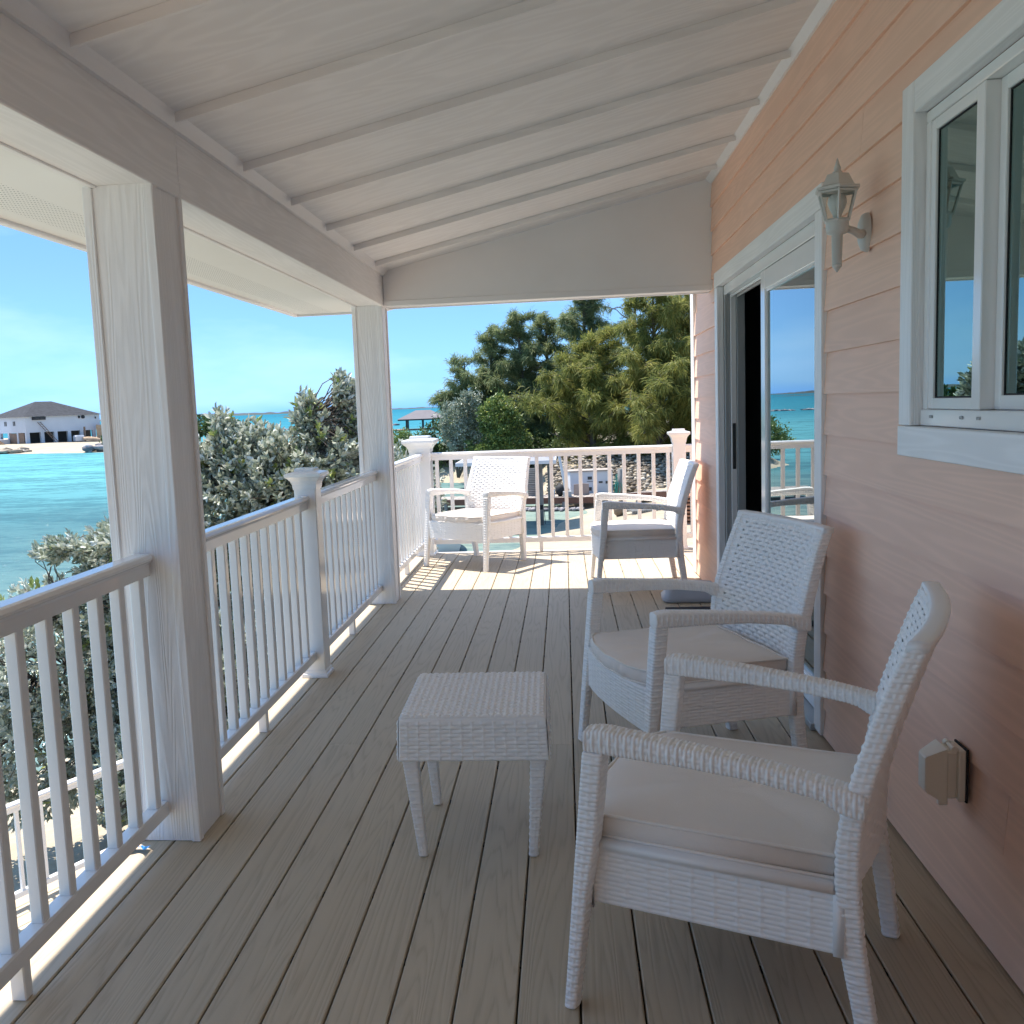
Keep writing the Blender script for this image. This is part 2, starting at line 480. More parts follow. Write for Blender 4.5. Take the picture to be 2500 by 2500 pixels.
add_railing((RX, 4.757, 0), 0, 1.665, 'white railing between the capped newel and the far porch post', feet=(.80,), nb=12, off=.105)
add_railing((RX, 6.62, 0), 0, 1.90, 'sunlit left railing section beyond the far porch post', feet=(.98,), nb=14, off=.08)
add_railing((-1.23, 8.645, 0), -math.pi/2, 2.19, 'long white railing across the far end behind the wicker chairs', feet=(.99,), nb=17, off=.047)
add_railing((1.075, 8.645, 0), -math.pi/2, 2.5, 'short piece of end railing right of the slim newel post', nb=18, off=.06)

def newel(loc, hw, hb, hcap, label):
    t = tag(empty('newel_post', loc), label, 'post', 'capped newel posts')
    MB().box(-hw, hw, -hw, hw, .001, hb, .004).obj('shaft', VINYL, t)
    w = hw*1.6 if hw > .07 else hw+.036
    hc = hcap-hb
    # cap: cove flaring out to a square rim, a stepped top
    m = MB()
    lev = [(hw+.003, hb-.025), (hw+.006, hb-.004), (hw+.006, hb), (hw+(w-hw)*.35, hb+hc*.22), (w-.010, hb+hc*.42), (w, hb+hc*.5), (w, hb+hc*.68), (w-.004, hb+hc*.72),
           (hw*.92, hb+hc*.82), (hw*.9, hb+hc*.97), (hw*.86, hb+hc)]
    vs = []; fs = []
    for (r, z) in lev: vs += [(-r, -r, z), (r, -r, z), (r, r, z), (-r, r, z)]
    for a in range(len(lev)-1):
        for b in range(4): c = (b+1) % 4; fs.append((a*4+b, a*4+c, a*4+4+c, a*4+4+b))
    e = (len(lev)-1)*4; fs.append((e, e+1, e+2, e+3)); fs.append((3, 2, 1, 0))
    m.add(vs, fs); m.obj('cap', VINYL, t)
    m = MB(); lev = [(hw+.012, .001), (hw+.012, .010), (hw+.010, .018), (hw+.004, .022), (hw+.003, .034), (hw+.001, .038)]
    vs = []; fs = []
    for (r, z) in lev: vs += [(-r, -r, z), (r, -r, z), (r, r, z), (-r, r, z)]
    for a in range(len(lev)-1):
        for b in range(4): c = (b+1) % 4; fs.append((a*4+b, a*4+c, a*4+4+c, a*4+4+b))
    m.add(vs, fs); m.obj('base_skirt', VINYL, t)
    return t
newel((-1.315, 4.695, 0), .0555, 1.0, 1.083, 'white newel post halfway between the two porch posts')
newel((-1.325, 8.62, 0), .095, .985, 1.105, 'stout white newel post at the far left deck corner')
newel((1.02, 8.645, 0), .057, .99, 1.085, 'slim white newel post near the far end of the pink wall')

# ================================================================== PORCH POSTS
def porch_post(x0, x1, y0, y1, z1, label):
    t = tag(empty('porch_post', ((x0+x1)/2, (y0+y1)/2, 0)), label, 'post', 'square porch posts')
    hx, hy = (x1-x0)/2, (y1-y0)/2
    MB().box(-hx+.008, hx-.008, -hy+.008, hy-.008, .002, z1).obj('core', TRIM_Z, t)
    e = .030
    for sx in (-1, 1):
        for sy in (-1, 1):
            m = MB()
            m.box(min(sx*(hx-e), sx*hx), max(sx*(hx-e), sx*hx), min(sy*(hy-e), sy*hy), max(sy*(hy-e), sy*hy), .001, z1-.001, .0025)
            m.obj('corner_trim', TRIM_Z, t)
    return t
BZ = 2.060
porch_post(-1.424, -1.203, 2.797, 3.02, BZ+.0055, 'nearest square white porch post with wood-grain faces')
porch_post(-1.420, -1.209, 6.42, 6.62, BZ+.0055, 'far square white porch post at the end of the beam')

# ================================================================== PORCH ROOF
roof = tag(empty('porch_roof', (0, 0, 2.06)), 'white panelled sloping porch roof with beams and vented eave', 'roof')
roof.location = (0, 0, 0)
SL = (2.775-2.292)/(1.005+1.19)                # ceiling slope
def cz(x): return 2.292+(x+1.19)*SL
YB0, YB1 = -3.0, 6.45
# beam over the left posts, three boards long
for a, b in ((YB0, .2), (.2, 3.001), (3.003, 6.65)):
    MB().box(-1.400, -1.203, a, b, BZ+.006, 2.30, .003).obj('beam', TRIM_Y, roof)
    MB().box(-1.235, -1.201, a, b, BZ, BZ+.05, .003).obj('beam_edge', TRIM_Y, roof)
    MB().box(-1.404, -1.380, a, b, BZ, BZ+.05, .003).obj('beam_edge', TRIM_Y, roof)
# cross beam at the far end
m = MB(); m.prism([(-1.2, BZ+.004), (1.0, BZ+.004), (1.0, cz(1.0)), (-1.2, cz(-1.2))], 1, 6.452, 6.648)
m.obj('beam', WHITE, roof)
MB().box(-1.203, 1.0, 6.444, 6.475, BZ-.002, BZ+.036, .003).obj('beam_edge', WHITE, roof)
MB().box(-1.203, 1.0, 6.625, 6.656, BZ-.002, BZ+.036, .003).obj('beam_edge', WHITE, roof)
# ceiling panels and battens
ys = [6.04-.6235*k for k in range(15)]
edges = [6.452]+ys
for a, b in zip(edges[1:], edges[:-1]):
    m = MB(); x0, x1 = -1.21, 1.0
    m.prism([(x0, cz(x0)), (x1, cz(x1)), (x1, cz(x1)+.02), (x0, cz(x0)+.02)], 1, a+.001, b-.001); m.obj('ceiling_panel', CEIL, roof)
m = MB(); x0, x1 = -1.165, .965
m.prism([(x0, cz(x0)-.031), (x1, cz(x1)-.031), (x1, cz(x1)-.0005), (x0, cz(x0)-.0005)], 1, -.006, .006)
bt = m.mesh('batten')
for y in ys:
    o = link(bt, 'batten', CEIL, roof); o.location = (0, y, 0)
MB().prism([(-1.206, 2.262), (-1.187, 2.262), (-1.172, 2.285), (-1.160, cz(-1.16)+.001), (-1.206, 2.31)], 1, YB0, 6.444).obj('crown_strip', WHITE, roof)
MB().prism([(.985, 2.735), (1.003, 2.735), (1.003, cz(1.0)+.005), (.955, cz(.955)+.001), (.965, 2.755)], 1, YB0, 6.444).obj('crown_strip', WHITE, roof)
# end overhang ceiling, eave soffit, fascias
SZ = 2.13
m = MB(); m.prism([(-1.40, SZ+.01), (1.6, SZ+.01+3.0*SL), (1.6, SZ+.03+3.0*SL), (-1.40, SZ+.03)], 1, 6.66, 7.40); m.obj('rake_soffit', SOFFIT, roof)
for a, b in ((-3.0, -.4), (-.4, 2.2), (2.2, 4.8), (4.8, 7.38)):
    MB().box(-2.07, -1.436, a+.001, b-.001, SZ, SZ+.01).obj('soffit_panel', SOFFIT, roof)
MB().box(-1.436, -1.404, -3.0, 7.38, SZ-.022, SZ+.012, .003).obj('soffit_trim', WHITE, roof)
MB().box(-2.108, -2.072, -3.0, 7.40, SZ-.016, SZ+.17, .004).obj('fascia', WHITE, roof)
m = MB(); m.prism([(-2.108, SZ-.014), (-1.4, SZ-.014), (3.2, SZ+.0+4.6*SL), (3.2, SZ+.2+4.6*SL), (-2.108, SZ+.172)], 1, 7.402, 7.43); m.obj('rake_fascia', WHITE, roof)
m = MB(); m.prism([(-2.135, SZ+.172), (3.2, SZ+.172+5.36*SL+.10), (3.2, SZ+.21+5.36*SL+.10), (-2.135, SZ+.20)], 1, -3.1, 7.46); m.obj('roof_deck', ROOFG, roof)

# ================================================================== HOUSE
house = tag(empty('house', (1.0, 3.0, 0)), 'salmon lap-sided house with white trimmed window and sliding door', 'house')
house.location = (0, 0, 0)
WX = 1.005
DY0, DY1, DZ = 3.725, 6.255, 2.138        # door casing outer
NY0, NY1, NZ0, NZ1 = 1.15, 2.885, 1.172, 2.200   # window casing outer
# sheathing wall with openings
m = MB()
for (a, b, c, d) in ((-3.0, NY0+.05, 0, 2.9), (NY1-.05, DY0+.05, 0, 2.9), (DY1-.05, 7.42, 0, 2.9), (NY0+.05, NY1-.05, 0, NZ0+.05), (NY0+.05, NY1-.05, NZ1-.05, 2.9), (DY0+.05, DY1-.05, DZ-.05, 2.9)):
    m.box(WX, WX+.12, a, b, c, d)
m.obj('wall', PINK, house)
E = .1537
def slat_profile(z, h=E):
    return [(WX-.0205, z), (WX-.0085, z), (WX-.0005, z+h+.010), (WX-.0075, z+h+.010)]
holes = [(NY0+.004, NY1-.004, NZ0+.004, NZ1-.004), (DY0+.004, DY1-.004, -1, DZ-.004)]
z = -.0267
kk = 0
butts = {2: 2.19, 16: 4.82, 6: .6, 11: .3, 14: 3.3}
while z < 2.76:
    segs = [(-3.0, 6.45 if z+E > 2.06 else 7.30)]
    for (a, b, c, d) in holes:
        if z+E > c+.05 and z < d-.08:
            ns = []
            for (s0, s1) in segs:
                if b <= s0 or a >= s1: ns.append((s0, s1))
                else:
                    if a-s0 > .02: ns.append((s0, a))
                    if s1-b > .02: ns.append((b, s1))
            segs = ns
    if kk in butts:
        bt_ = butts[kk]; ns = []
        for (s0, s1) in segs:
            if s0 < bt_ < s1: ns += [(s0, bt_-.001), (bt_+.001, s1)]
            else: ns.append((s0, s1))
        segs = ns
    zz = max(z, .012)
    for (s0, s1) in segs:
        pr = slat_profile(z)
        if z < .012: pr = [(WX-.0190, .012), (WX-.0075, .012), pr[2], pr[3]]
        MB().prism([(x, min(q, 2.768)) for x, q in pr], 1, s0, s1).obj('siding_board', PINK, house)
    z += E; kk += 1
for (a, b, k2) in ((6.66, 7.30, 14), (6.66, 7.30, 15), (6.66, 7.30, 16)):
    MB().prism([(x, q) for x, q in slat_profile(-.0267+E*k2)], 1, a, b).obj('siding_board', PINK, house)
MB().box(-1.44, WX+.1, -1.75, -1.62, .001, 2.9).obj('end_wall', PINK, house)  # unseen wall added behind the camera to block light from the open end
MB().box(WX-.024, WX+.02, 7.305, 7.44, .012, 2.70, .003).obj('corner_board', TRIM_Z, house)
MB().box(WX-.024, WX+.10, 7.442, 7.462, .012, 2.70, .003).obj('corner_board', TRIM_Z, house)
m = MB(); m.box(WX+.1, 7.0, 7.30, 7.445, 0, 2.9); m.box(6.9, 7.0, -3, 7.3, 0, 2.9); m.box(WX, 7.0, -3.12, -3.0, 0, 2.9); m.obj('end_wall', PINK, house)
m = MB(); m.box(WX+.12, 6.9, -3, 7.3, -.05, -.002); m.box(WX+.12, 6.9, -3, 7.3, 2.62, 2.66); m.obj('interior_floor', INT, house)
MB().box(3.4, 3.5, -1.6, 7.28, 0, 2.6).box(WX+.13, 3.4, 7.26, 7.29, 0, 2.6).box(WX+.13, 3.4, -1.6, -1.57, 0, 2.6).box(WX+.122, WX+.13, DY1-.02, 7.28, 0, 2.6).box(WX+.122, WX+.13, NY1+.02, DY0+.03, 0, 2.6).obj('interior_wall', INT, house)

# ---- sliding door
door = tag(empty('sliding_door'), None); door.parent = house
TX = WX-.030
def dp(name, mat, *b): return MB().box(*b, .0025).obj(name, mat, door)
dp('casing', TRIM_Z, TX, WX+.01, DY0, DY0+.100, .012, DZ-.094)
dp('casing', TRIM_Z, TX, WX+.01, DY1-.100, DY1, .012, DZ-.094)
dp('head_casing', TRIM_Y, TX-.002, WX+.01, DY0, DY1, DZ-.092, DZ)
FX0, FX1 = WX+.012, WX+.13
dp('door_frame', VINYL, FX0, FX1, DY0+.075, DY1-.075, DZ-.150, DZ-.088)
dp('door_frame', VINYL, FX0, FX1, DY0+.075, DY0+.115, .03, DZ-.150)
dp('door_frame', TRACK, FX0, FX0+.030, DY1-.135, DY1-.090, .03, DZ-.150)
dp('door_frame', VINYL, FX0+.032, FX0+.066, DY1-.150, DY1-.090, .03, DZ-.150)
dp('door_frame', TRACK, FX0+.068, FX1, DY1-.165, DY1-.090, .03, DZ-.150)
dp('threshold', TRACK, WX-.045, FX1, DY0+.085, DY1-.085, .002, .030)
for xx in (FX0+.033, FX0+.070): dp('track_rib', VINYL, xx, xx+.006, DY0+.12, DY1-.12, DZ-.168, DZ-.151)
def leaf(y0, y1, x0, nm='door_leaf'):
    g = MB(); x1 = x0+.032; z0, z1 = .034, DZ-.155; st = .095
    for (a, b, c, d) in ((y0, y0+st, z0, z1), (y1-st, y1, z0, z1), (y0+st, y1-st, z0, z0+.11), (y0+st, y1-st, z1-.095, z1)):
        g.box(x0, x1, a, b, c, d, .002)
    # glazing bead
    for (a, b, c, d) in ((y0+st, y0+st+.014, z0+.11, z1-.095), (y1-st-.014, y1-st, z0+.11, z1-.095), (y0+st+.014, y1-st-.014, z0+.11, z0+.124), (y0+st+.014, y1-st-.014, z1-.109, z1-.095)):
        g.box(x0+.006, x1-.006, a, b, c, d)
    g.obj(nm, VINYL, door)
    MB().box(x0+.014, x0+.018, y0+st+.012, y1-st-.012, z0+.122, z1-.107).obj('glass_pane', GLASS, door)
leaf(DY0+.118, 5.045, FX0+.002)
leaf(DY0+.135, 5.105, FX0+.074)
dp('latch_strike', DARK, FX0+.040, FX0+.060, DY1-.1525, DY1-.1500, .90, 1.19)

# ---- window
win = tag(empty('window'), None); win.parent = house
def wp(name, mat, *b): return MB().box(*b, .0025).obj(name, mat, win)
wp('casing', TRIM_Z, TX, WX+.01, NY1-.090, NY1, NZ0+.088, NZ1)
wp('casing', TRIM_Z, TX, WX+.01, NY0, NY0+.090, NZ0+.088, NZ1)
wp('head_casing', TRIM_Y, TX+.001, WX+.01, NY0+.092, NY1-.092, NZ1-.086, NZ1)
wp('sill_casing', TRIM_Y, TX-.003, WX+.01, NY0, NY1, NZ0, NZ0+.086)
WFX = WX+.004
a0, a1, b0, b1 = NY0+.092, NY1-.092, NZ0+.088, NZ1-.088
wp('window_frame', VINYL, WFX, WFX+.09, a1-.030, a1, b0+.045, b1-.03)
wp('window_frame', VINYL, WFX, WFX+.09, a0, a0+.03, b0+.045, b1-.03)
wp('window_frame', VINYL, WFX, WFX+.09, a0, a1, b1-.03, b1)
wp('window_frame', VINYL, WFX-.006, WFX+.09, a0, a1, b0, b0+.045)
for yy in (2.70, 2.50, 2.40): wp('weep_cover', TRACK, WFX-.009, WFX-.006, yy, yy+.022, b0+.022, b0+.030)
def sash(y0, y1, x0, st=.042, st0=None):
    g = MB(); x1 = x0+.03; z0, z1 = b0+.046, b1-.031; st0 = st if st0 is None else st0
    for (a, b, c, d) in ((y0, y0+st0, z0, z1), (y1-st, y1, z0, z1), (y0+st0, y1-st, z0, z0+st), (y0+st0, y1-st, z1-st, z1)): g.box(x0, x1, a, b, c, d, .002)
    g.obj('sash', VINYL, win)
    g = MB()
    for (a, b, c, d) in ((y0+st0, y0+st0+.004, z0+st, z1-st), (y1-st-.004, y1-st, z0+st, z1-st), (y0+st0, y1-st, z0+st, z0+st+.004), (y0+st0, y1-st, z1-st-.004, z1-st)): g.box(x0+.007, x0+.02, a, b, c, d)
    g.obj('gasket', BLACK, win)
    MB().box(x0+.009, x0+.013, y0+st0+.003, y1-st-.003, z0+st+.003, z1-st-.003).obj('glass_pane', WGLASS, win)
sash(2.473, a1-.031, WFX+.003, .030, .008)
wp('mullion', VINYL, WFX+.001, WFX+.085, 2.431, 2.472, b0+.046, b1-.031)
sash(1.70, 2.430, WFX+.036, .034)
sm = MB().box(WX+.17, WX+.195, a0, 2.43, -.0015, .0015).mesh('blind_slat')
for k in range(26):
    o = link(sm, 'blind_slat', WHITE, win); o.location = (0, 0, b0+.05+k*.033)
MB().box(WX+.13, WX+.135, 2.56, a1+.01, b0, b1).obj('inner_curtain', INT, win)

# ================================================================== WALL LANTERN
LX, LY, LZ = .868, 3.135, 0
lan = tag(empty('wall_lantern', (LX, LY, 0)), 'off-white coach lantern with a frosted bulb on the salmon wall', 'lantern')
def lring(m, r0, z0, r1, z1, n=6, rot=0):
    vs = []
    for (r, z) in ((r0, z0), (r1, z1)):
        for i in range(n): a = rot+2*math.pi*i/n; vs.append((r*math.cos(a), r*math.sin(a), z))
    m.add(vs, [(i, (i+1) % n, n+(i+1) % n, n+i) for i in range(n)])
rot = R_(20)
def nlathe(prof, n, rot, inner=None):
    m = MB(); vs = []; fs = []
    for (r, z) in prof:
        for i in range(n): a = rot+2*math.pi*i/n; vs.append((r*math.cos(a), r*math.sin(a), z))
    for k in range(len(prof)-1):
        for i in range(n): j = (i+1) % n; fs.append((k*n+i, k*n+j, (k+1)*n+j, (k+1)*n+i))
    fs.append(tuple(range(n))); fs.append(tuple(range((len(prof)-1)*n, len(prof)*n)))
    return m.add(vs, fs)
nlathe([(.068, 1.985), (.072, 1.987), (.072, 1.994), (.056, 1.998), (.052, 2.002), (.036, 2.034), (.014, 2.040)], 6, rot).obj('lantern_roof', LAMPM, lan)
MB().lathe([(.013, 2.036), (.015, 2.042), (.009, 2.048), (.011, 2.054), (.007, 2.064), (.0015, 2.084)], n=12).obj('finial', LAMPM, lan, True)
m = MB(); n = 6
for i in range(n):
    a = rot+2*math.pi*i/n
    m.tube([(.062*math.cos(a), .062*math.sin(a), 1.987), (.037*math.cos(a), .037*math.sin(a), 1.893)], .0042, 4)
for (r, z) in ((.060, 1.982), (.038, 1.895)):
    for i in range(n):
        a = rot+2*math.pi*i/n; b = rot+2*math.pi*(i+1)/n
        m.tube([(r*math.cos(a), r*math.sin(a), z), (r*math.cos(b), r*math.sin(b), z)], .0048, 4)
m.obj('lantern_frame', LAMPM, lan)
for i in range(n):
    a = rot+2*math.pi*i/n; b = rot+2*math.pi*(i+1)/n
    MB().add([(.059*math.cos(a), .059*math.sin(a), 1.982), (.059*math.cos(b), .059*math.sin(b), 1.982), (.036*math.cos(b), .036*math.sin(b), 1.895), (.036*math.cos(a), .036*math.sin(a), 1.895)], [(0, 1, 2, 3)]).obj('glass_pane', LGLASS, lan)
MB().lathe([(.012, 1.896), (.013, 1.912), (.022, 1.930), (.029, 1.948), (.027, 1.965), (.016, 1.976), (.003, 1.979)], n=20).obj('bulb', BULB, lan, True)
MB().lathe([(.015, 1.880), (.015, 1.897)], n=16).obj('socket', DARK, lan, True)
MB().lathe([(.010, 1.760), (.0145, 1.762), (.017, 1.852), (.030, 1.856), (.034, 1.868), (.034, 1.893), (.038, 1.896)], n=20).obj('cup', LAMPM, lan, True)
MB().lathe([(.002, 1.738), (.010, 1.750), (.0145, 1.754), (.0145, 1.762), (.010, 1.764)], n=14).obj('tail_knob', LAMPM, lan, True)
m = MB()
m.tube([(.03, .01, 1.872), (.060, .03, 1.866), (.082, .05, 1.858), (.098, .066, 1.862)], [.011, .012, .014, .016], 10)
m.obj('arm', LAMPM, lan, True)
m = MB(); vs = []; fs = []; NN = 24                     # oval domed wall plate
for k, (s, dx) in enumerate(((1.0, .1195), (1.0, .112), (.9, .100), (.6, .092), (.2, .089))):
    for i in range(NN):
        a = 2*math.pi*i/NN; vs.append((dx, .085+.037*s*math.cos(a), 1.868+.062*s*math.sin(a)))
for k in range(4):
    for i in range(NN): j = (i+1) % NN; fs.append((k*NN+i, k*NN+j, (k+1)*NN+j, (k+1)*NN+i))
fs.append(tuple(range(4*NN, 5*NN)))
m.add(vs, fs).obj('wall_plate', LAMPM, lan, True)

# ================================================================== OUTLET BOX
ob = tag(empty('outlet_box', (.979, 2.412, .395)), 'beige weatherproof outlet cover low on the salmon wall', 'outlet')
def op(m, name, mat=PLASTIC): return m.obj(name, mat, ob)
op(MB().box(-.004, .002, -.054, .054, -.075, .075, .001), 'gasket', BLACK)
op(MB().box(-.022, -.004, -.052, .052, -.072, .072, .003), 'back_plate')
op(MB().box(-.052, -.022, -.044, .044, -.066, .068, .006), 'housing')
m = MB(); vs = []
for (x, hy, z0, z1) in ((-.052, .052, -.078, .076), (-.060, .050, -.074, .072), (-.098, .034, -.052, .050), (-.102, .030, -.046, .044)):
    vs += [(x, -hy, z0), (x, hy, z0), (x, hy, z1), (x, -hy, z1)]
fs = [(0, 1, 2, 3), (12, 13, 14, 15)]
for a in range(3):
    for b in range(4): c = (b+1) % 4; fs.append((a*4+b, a*4+c, a*4+4+c, a*4+4+b))
op(m.add(vs, fs), 'lid')
m = MB()
for yy in (-.030, .030): m.tube([(-.030, yy-.012, .072), (-.030, yy+.012, .072)], .009, 10)
m.tube([(-.030, -.018, .073), (-.030, .018, .073)], .006, 8)
op(m, 'hinge')
op(MB().box(-.060, -.036, -.010, .010, -.096, -.070, .003), 'latch')

ob.scale = (.95, .72, .93)
# ================================================================== SMALL THINGS ON THE DECK
tag(MB().box(.62, .985, 5.575, 6.12, .001, .012, .004).obj('doormat', BLACK), 'thin black doormat on the deck before the sliding door', 'doormat')
tub = tag(empty('plastic_tub', (.80, 6.37, 0)), 'low pale grey plastic tub beyond the doormat by the wall', 'tub')
def rrect(hx, hy, r, n=6):
    out = []
    for cx, cy, a0 in ((hx-r, hy-r, 0), (-hx+r, hy-r, 90), (-hx+r, -hy+r, 180), (hx-r, -hy+r, 270)):
        for k in range(n+1): a = R_(a0+90*k/n); out.append((cx+r*math.cos(a), cy+r*math.sin(a)))
    return out
def loft(levels, n=6, cap=True):
    m = MB(); vs = []; fs = []
    for (hx, hy, r, z) in levels: vs += [(x, y, z) for x, y in rrect(hx, hy, r, n)]
    N = 4*(n+1)
    for k in range(len(levels)-1):
        for i in range(N): j = (i+1) % N; fs.append((k*N+i, k*N+j, (k+1)*N+j, (k+1)*N+i))
    fs.append(tuple(range(N))[::-1])
    if cap: fs.append(tuple(range((len(levels)-1)*N, len(levels)*N)))
    return m.add(vs, fs)
loft([(.155, .085, .05, .001), (.175, .10, .06, .012), (.178, .102, .06, .045), (.160, .090, .05, .060), (.155, .086, .05, .115)]).obj('tub_body', TUB, tub, True)
loft([(.160, .090, .05, .1155), (.163, .093, .05, .120), (.15, .08, .045, .124)]).obj('lid', TUB, tub, True)
m = MB(); N = 14
vs = []; fs = []
for i in range(N):
    for j in range(3):
        vs.append((-1.47+.12*i/(N-1), 2.748-.022*j-.02*math.sin(i*.5)*(j*.5), .003+.010*abs(math.sin(i*1.1+j))+.006*j))
for i in range(N-1):
    for j in range(2): fs.append((i*3+j, (i+1)*3+j, (i+1)*3+j+1, i*3+j+1))
tag(m.add(vs, fs).obj('plastic_scrap', BLUE), 'crumpled blue plastic scrap at the foot of the near porch post', 'scrap')

# ================================================================== WOVEN FURNITURE (real relief)
def weave(u, v, pu, pv, amp, sw):
    """height of a moulded weave: strands run along u, stacked along v, passing over and under stakes spaced pu"""
    r = np.floor(v/pv); fv = v/pv-r
    prof = np.sqrt(np.clip(1-(2*fv-1)**2, 0, 1))**.8
    k = np.round(u/pu); du = np.abs(u-k*pu)
    over = np.where((k+r) % 2 == 0, 1.0, -1.0)
    blend = np.exp(-(du/(sw*.75))**2)
    strand = prof*(.62+over*.38*blend)
    stake = np.where(du < sw/2, .66*np.sqrt(np.clip(1-(2*du/sw)**2, 0, 1))**.7, 0)
    return amp*np.maximum(strand, stake)
def patch(name, fn, U, V, du, dv, wv, flip=False, hole=None, edge=.004):
    """fn(s,t)->(x,y,z) arrays for s,t in 0..1; U,V physical size; displaced along its normal by weave"""
    nu = max(2, int(U/du)); nv = max(2, int(V/dv))
    s, t = np.meshgrid(np.linspace(0, 1, nu+1), np.linspace(0, 1, nv+1), indexing='ij')
    Pn = np.stack(fn(s, t), -1)
    ds = np.gradient(Pn, axis=0); dt = np.gradient(Pn, axis=1)
    nrm = np.cross(ds, dt); nrm /= np.linalg.norm(nrm, axis=-1, keepdims=True)+1e-12
    if flip: nrm = -nrm
    u = (s-.5)*U; v = t*V
    h = wv(u, v)
    fade = np.clip(np.minimum(np.minimum(s*U, (1-s)*U), np.minimum(t*V, (1-t)*V))/edge, 0, 1)
    Pn = Pn+nrm*(h*fade)[..., None]
    idx = np.arange((nu+1)*(nv+1)).reshape(nu+1, nv+1)
    F = np.stack([idx[:-1, :-1], idx[1:, :-1], idx[1:, 1:], idx[:-1, 1:]], -1).reshape(-1, 4)
    if flip: F = F[:, ::-1]
    if hole is not None:
        hm = hole(u, v); keep = ~(hm[:-1, :-1] | hm[1:, :-1] | hm[1:, 1:] | hm[:-1, 1:]).reshape(-1)
        F = F[keep]
    return Pn.reshape(-1, 3), F
def rect_ring(K, C=3):
    """unit rounded-rect template: list of (side/corner flags) -> arrays sx, sy, nx, ny, face, frac"""
    out = []
    for c, (cx, cy, a0) in enumerate(((1, -1, -90), (1, 1, 0), (-1, 1, 90), (-1, -1, 180))):
        for k in range(C): a = R_(a0+90*k/(C-1)); out.append((cx, cy, math.cos(a), math.sin(a), c, 1.0 if k else 1.0))
        nx, ny, a1 = ((1, 1, 0), (-1, 1, 90), (-1, -1, 180), (1, -1, -90))[c]
        for k in range(1, K+1):
            f = k/(K+1); ang = R_(a0+90)
            out.append((cx+(nx-cx)*f, cy+(ny-cy)*f, math.cos(ang), math.sin(ang), c, abs(2*f-1)))
    return np.array(out)
def woven_tube(rings, pv, amp, step, rad=.008, K=9, sw=.010, caps=True):
    """rings: list of (A(x,z), B(x,z), y0, y1) along the member; strands wrap round it"""
    A = np.array([r[0] for r in rings], float); B = np.array([r[1] for r in rings], float)
    Y0 = np.array([r[2] for r in rings], float); Y1 = np.array([r[3] for r in rings], float)
    cen = (A+B)/2; d = np.r_[0, np.cumsum(np.linalg.norm(np.diff(cen, axis=0), axis=1))]
    n = max(4, int(d[-1]/step)); S = np.linspace(0, d[-1], n+1)
    ip = lambda a: np.interp(S, d, a)
    A = np.stack([ip(A[:, 0]), ip(A[:, 1])], 1); B = np.stack([ip(B[:, 0]), ip(B[:, 1])], 1)
    Y0, Y1 = ip(Y0), ip(Y1)
    T = rect_ring(K); N = len(T)
    cen = (A+B)/2; ex = B-A; L = np.linalg.norm(ex, axis=1); ex = ex/L[:, None]
    ha = L/2; hb = (Y1-Y0)/2; yc = (Y0+Y1)/2
    sx, sy, nx, ny, fr = T[:, 0], T[:, 1], T[:, 2], T[:, 3], T[:, 5]
    pa = sx[None, :]*(ha[:, None]-rad)+rad*nx[None, :]
    pb = sy[None, :]*(hb[:, None]-rad)+rad*ny[None, :]
    # distance from the middle of each face
    du = fr[None, :]*np.where(np.abs(nx)[None, :] > .7, hb[:, None], ha[:, None])
    v = np.broadcast_to(S[:, None], pa.shape)
    r = np.floor(v/pv); fv = v/pv-r
    prof = np.sqrt(np.clip(1-(2*fv-1)**2, 0, 1))**.8
    over = np.where(r % 2 == 0, 1.0, -1.0)
    isface = (np.abs(nx) > .99) | (np.abs(ny) > .99)
    bl = np.where(isface[None, :], np.exp(-(du/(sw*.75))**2), 0)
    strand = prof*(.58+over*.42*bl)
    stake = np.where(isface[None, :] & (du < sw/2), .55*np.sqrt(np.clip(1-(2*du/sw)**2, 0, 1))**.7, 0)
    h = amp*np.maximum(strand, stake)*np.clip(np.minimum(S, S[-1]-S)/.003, 0, 1)[:, None]
    h = h-amp*.62
    pa = pa+nx[None, :]*h; pb = pb+ny[None, :]*h
    V = np.stack([cen[:, 0:1]+ex[:, 0:1]*pa, yc[:, None]+pb, cen[:, 1:2]+ex[:, 1:2]*pa], -1).reshape(-1, 3)
    idx = np.arange((n+1)*N).reshape(n+1, N); nxt = np.roll(idx, -1, axis=1)
    F = np.stack([idx[:-1], nxt[:-1], nxt[1:], idx[1:]], -1).reshape(-1, 4)
    V = V.tolist(); F = F.tolist()
    if caps:
        for row in (0, n):
            c = len(V); ring = [V[i] for i in idx[row]]
            V.append([sum(q[k] for q in ring)/N for k in range(3)])
            for i in range(N):
                a, b = idx[row][i], idx[row][(i+1) % N]
                F.append([a, b, c, c] if row else [b, a, c, c])
    return V, F
def mesh_from(name, parts, smooth=True):
    V = []; F = []
    for v, f in parts:
        o = len(V); V.extend(v if isinstance(v, list) else v.tolist())
        for q in (f if isinstance(f, list) else f.tolist()):
            q = [int(i)+o for i in q]
            if len(q) == 4 and q[2] == q[3]: q = q[:3]
            F.append(q)
    me = bpy.data.meshes.new(name); me.from_pydata(V, [], F); me.update()
    bm = bmesh.new(); bm.from_mesh(me); bmesh.ops.recalc_face_normals(bm, faces=bm.faces); bm.to_mesh(me); bm.free()
    if smooth: me.polygons.foreach_set('use_smooth', [True]*len(me.polygons))
    return me
def mirror_y(part):
    v, f = part; v = np.array(v); v[:, 1] *= -1
    return v.tolist(), [list(q)[::-1] for q in (f if isinstance(f, list) else f.tolist())]

